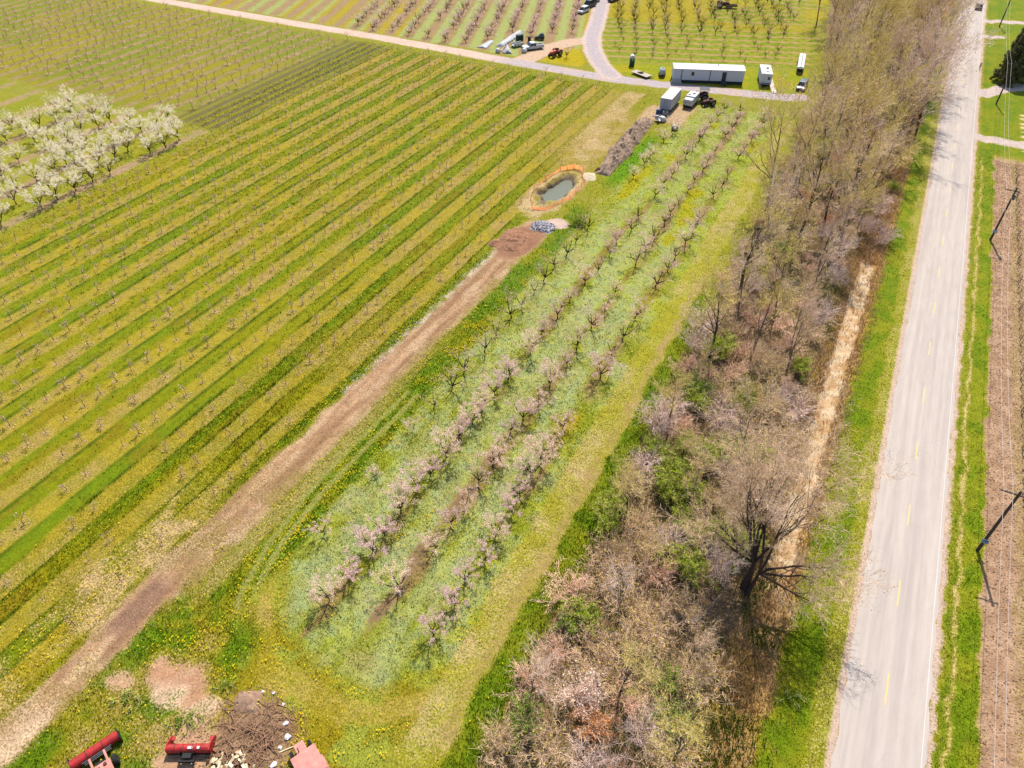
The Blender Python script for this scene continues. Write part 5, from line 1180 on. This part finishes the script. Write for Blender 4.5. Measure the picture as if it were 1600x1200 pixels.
# --- person walking on the road edge
def person():
    V = [(0, 0, .95), (0, .01, 1.2), (0, .0, 1.42), (0, .02, 1.53), (0, .03, 1.66), (.1, 0, .9), (.11, .12, .5), (.11, .08, .08), (.11, .22, .04), (-.1, 0, .9), (-.11, .02, .5), (-.11, -.22, .1), (-.11, -.1, .03), (.19, 0, 1.4), (.25, -.1, 1.14), (.24, .04, .92), (-.19, 0, 1.4), (-.25, .08, 1.14), (-.23, .26, 1.0)]
    E = [(0, 1), (1, 2), (2, 3), (3, 4), (0, 5), (5, 6), (6, 7), (7, 8), (0, 9), (9, 10), (10, 11), (11, 12), (2, 13), (13, 14), (14, 15), (2, 16), (16, 17), (17, 18)]
    Rr = [.14, .13, .14, .055, .1, .1, .07, .045, .04, .1, .07, .045, .04, .065, .045, .035, .065, .045, .035]
    me = bpy.data.meshes.new('person'); me.from_pydata(V, E, []); o = bpy.data.objects.new('tmp', me); COL.objects.link(o)
    o.modifiers.new('skin', 'SKIN'); sv = me.skin_vertices[0].data
    for i, r in enumerate(Rr): sv[i].radius = (r, r*.8 if i < 3 else r); sv[i].use_root = i == 0
    ss = o.modifiers.new('sub', 'SUBSURF'); ss.levels = 2; ss.render_levels = 2
    dg = bpy.context.evaluated_depsgraph_get(); m2 = bpy.data.meshes.new_from_object(o.evaluated_get(dg)); bpy.data.objects.remove(o)
    p = thing('person', 'person in white top and dark trousers walking along the road edge', 'person', (*gp(1530, 108), .035), R(180))
    ms = [mat('skin', (196, 150, 124), .6, .05, 2), mat('white shirt', (236, 234, 230), .8, .08, 4), mat('dark trousers', (44, 44, 58), .8, .1, 4), mat('dark hair', (52, 42, 38), .7, .2, 9)]
    b = link('body', m2, ms, p)
    for f in m2.polygons:
        c = f.center; f.use_smooth = True
        f.material_index = 2 if c.z < .95 and abs(c.x) < .21 else 1 if 1.49 > c.z >= .92 and not (abs(c.x) > .21 and c.z < 1.12) else 3 if c.z > 1.67 or (c.z > 1.58 and c.y < .0) else 0
person()
# --- red machines, brush and firewood near the camera
def header():
    a, b = np.array([-40.45, 3.1]), np.array([-39.1, 6.5]); c = (a+b)/2; L = float(np.hypot(*(b-a))); rz = math.atan2(b[1]-a[1], b[0]-a[0])
    t = thing('mower_header', 'long red rounded mower housing carried on a faded pink machine', 'machine', (c[0], c[1], 0), rz)
    pr = [(.42*math.cos(q), .55+.42*math.sin(q)) for q in np.linspace(-.5, math.pi+.5, 14)]
    for i in range(3): MB().prism(pr, 'x', -L/2+i*L/3+.015, -L/2+(i+1)*L/3-.015).build('housing', M_TRED, t)
    for s in (-1, 1): MB().box((s*L/2, 0, .5), (.06, .95, .9)).build('end_plate', M_BLK, t)
    for x in (-L/6, L/6): MB().tube([(x-.03, 0, .55), (x+.03, 0, .55)], .44, 18).build('seam_band', M_RUST2, t)
    MB().box((0, -.55, .45), (2.0, .25, .12)).tube([(-1.1, -.5, .7), (1.1, -.5, .7)], .05, 6).build('tool_bar', M_STL, t)
    # the machine pushing it
    dx, dy = math.sin(rz), -math.cos(rz)
    u = thing('field_machine', 'sun-faded pink tractor behind the long red mower housing', 'tractor', (c[0]+dx*2.3, c[1]+dy*2.3, 0), math.atan2(-dy, -dx))
    MB().box((-.2, 0, 1.05), (1.7, 1.5, .18)).prism([(-1.6, .9), (-1.6, 1.7), (-.6, 1.6), (-.6, .9)], 'y', -.55, .55).build('deck', M_FADE, u, bevel=.05)
    for s in (-1, 1):
        MB().box((1.05, s*.55, .85), (1.3, .16, .16)).build('lift_arm', M_FADE, u, bevel=.02); wheel(u, (.55, s*.98, .48), .48, .34, 'front_wheel'); wheel(u, (-1.5, s*.98, .48), .48, .34, 'rear_wheel')
    MB().box((-.3, 0, .65), (2.6, .6, .5)).build('chassis', M_BLK, u); MB().box((.2, .2, 1.2), (.3, .3, .14)).box((.35, -.35, 1.2), (.2, .2, .12)).build('control_box', M_RUST2, u)
header()
def blower():
    a, b = np.array([-34.75, 7.55]), np.array([-31.75, 9.15]); c = (a+b)/2; L = float(np.hypot(*(b-a))); rz = math.atan2(b[1]-a[1], b[0]-a[0])
    t = thing('blade_attachment', 'bright red blade attachment with two side wings lying on bare soil', 'machine', (c[0], c[1], 0), rz)
    pr = [(.34*math.cos(q)-.05, .6+.36*math.sin(q)) for q in np.linspace(.1, math.pi*1.15, 12)]+[(.28*math.cos(q)-.05, .6+.3*math.sin(q)) for q in np.linspace(math.pi*1.15, .1, 12)]
    MB().prism(pr, 'x', -L/2, L/2).build('curved_plate', M_TRED, t); MB().box((0, -.3, .32), (L, .08, .5)).build('back_plate', M_BLK, t)
    for s in (-1, 1):
        MB().prism([(-.35, .08), (-.3, .95), (.2, 1.0), (1.0, .55), (1.0, .08)], 'x', s*(L/2)-.06, s*(L/2)+.06).build('side_wing', M_TRED, t); MB().box((s*(L/2-.15), .75, .5), (.3, .3, .1)).build('wing_foot', M_TRED, t)
    h = MB()
    for x in (-.55, .55): h.box((x, -.65, .4), (.1, .7, .1)).tube([(x, -.4, .4), (x, -.5, .95)], .05, 6)
    h.box((0, -.95, .35), (1.3, .12, .3)).box((0, -.6, .55), (.7, .4, .25)); h.build('hitch_frame', M_BLK, t)
    for x in (-1.05, -.35, .35, 1.05): MB().box((x, -.02, .975), (.05, .35, .02)).build('weld_strip', M_RUST2, t)
    MB().box((.2, -.12, .95), (.4, .2, .02)).box((.85, -.12, .95), (.2, .2, .02)).build('decal', M_ROOFW, t)
blower()
tractor('tractor with a sun-faded pink canopy beside the firewood pile', (-23.7, 11.6), R(155), M_FADE, M_FADE, 1.15)
M_STICK = mat('dead sticks', (158, 122, 96), .9, .25, 2, spec=.1, island=.4, k=1.5); M_WOOD = mat('split firewood', (240, 220, 178), .85, .2, 4, island=.25, k=1.4); M_BARKW = mat('log bark', (150, 112, 86), .9, .25, 4)
def brush():
    t = thing('brush_pile', 'tangled pile of dead sticks and roots beside the firewood', 'brush pile', (-29.6, 11.6, 0), 0); rg = random.Random(61)
    for i in range(230):
        q = rg.random()**.7*3.0; a = rg.uniform(0, 6.28); p = Vector((math.cos(a)*q*1.0+.5*math.sin(q*2), math.sin(a)*q*1.0, .05+.5*max(0, 1-q/3)*rg.random())); b = rg.uniform(0, 6.28); L = rg.uniform(.5, 2.1); d = Vector((math.cos(b), math.sin(b), rg.gauss(0, .16)))
        m = p+d*L/2+Vector((rg.gauss(0, .1), rg.gauss(0, .1), rg.gauss(0, .06))); e = p+d*L
        pts = [(v.x, v.y, max(v.z, .03)) for v in (p, m, e)]; MB().tube(pts, [rg.uniform(.02, .05), .025, .008], 5).build('stick', M_STICK, t)
    w_ = thing('firewood_pile', 'heap of pale split firewood at the near edge of the clearing', 'firewood', (-29.5, 8.8, 0), 0)
    for i in range(75):
        q = rg.random()**.6*1.7; a = rg.uniform(0, 6.28); b = rg.uniform(0, 3.14); L = rg.uniform(.35, .6); r = rg.uniform(.08, .16); tri = [(r*math.cos(k*2.09+b), r*math.sin(k*2.09+b)) for k in range(3)]
        o = MB().prism(tri, 'x', -L/2, L/2).build('log', M_WOOD if rg.random() < .7 else M_BARKW, w_); o.location = (math.cos(a)*q*1.4, math.sin(a)*q*.7, .1+.6*max(0, 1-q/1.7)*rg.random()); o.rotation_euler = (0, rg.gauss(0, .4), b)
    for i, (px, py, s, lab) in enumerate(((450, 1152, .38, 'largest white stone beside the brush pile'), (446, 1131, .3, 'white stone above the largest stone by the brush pile'), (438, 1169, .22, 'small white stone by the bleached stick'), (428, 1083, .2, 'white stone at the top of the clearing'), (411, 1081, .18, 'pale stone left of the clearing top stone'), (443, 1101, .2, 'white stone between brush pile and yellow grass'), (427, 1196, .35, 'pale rock at the near frame edge beside the firewood'), (18, 0, 0, ''))):
        if not s: continue
        s *= .75; me = ROCKS[i % 5].copy(); me.materials.clear(); o = link('stone', me, [M_ROOFW]); g = gp(px, py); o.location = (g[0], g[1], s*.3); o.scale = (s*1.3, s, s*.6); o.rotation_euler = (0, 0, i*1.3); tag(o, lab, 'stone')
    a = gp(437, 1176); b = gp(460, 1167); o = MB().tube([(a[0], a[1], .05), (b[0], b[1], .12)], [.06, .035], 6).build('pole_stick', M_WOOD); tag(o, 'single bleached stick lying right of the brush pile', 'stick')
brush()
# bare pale fallen limbs in the belt
def deadfall(label, loc, rz, seed, s=1.0):
    rg = random.Random(seed); segs = []; 
    for k in range(7): grow(rg, segs, vec(0, 0, .3), vec(-1, rg.gauss(0, .45), .12+rg.random()*.2).normalized(), rg.uniform(2, 4), .06, 0, dict(n=[4, 3], wob=[.08, .1], up=[-.03, 0], start=[.4], kids=[1.2], ang=[.5], ratio=[.5], rr=.6, rmin=.015))
    grow(rg, segs, vec(0, 0, .3), vec(.5, .8, .7).normalized(), 3.2, .1, 0, dict(n=[4], wob=[.05], up=[0], start=[9], kids=[0], ang=[0], ratio=[0], rr=.7, rmin=.02))
    segs.append((vec(0, 0, -.05), vec(0, 0, .34), .12, .1, 0))
    o = link('fallen_limb', mesh2('fallen_limb', [(*seg_mesh('s', [q[:4] for q in segs], 5), 0)], [M_PALEBARK])); o.location = (*loc, 0); o.rotation_euler = (0, 0, rz); o.scale = (s, s, s); tag(o, label, 'branch')
deadfall('pale broken limb splayed on the brush below the huge spreading tree', gp(1092, 972), R(20), 3); 
print('objects', len(bpy.data.objects))
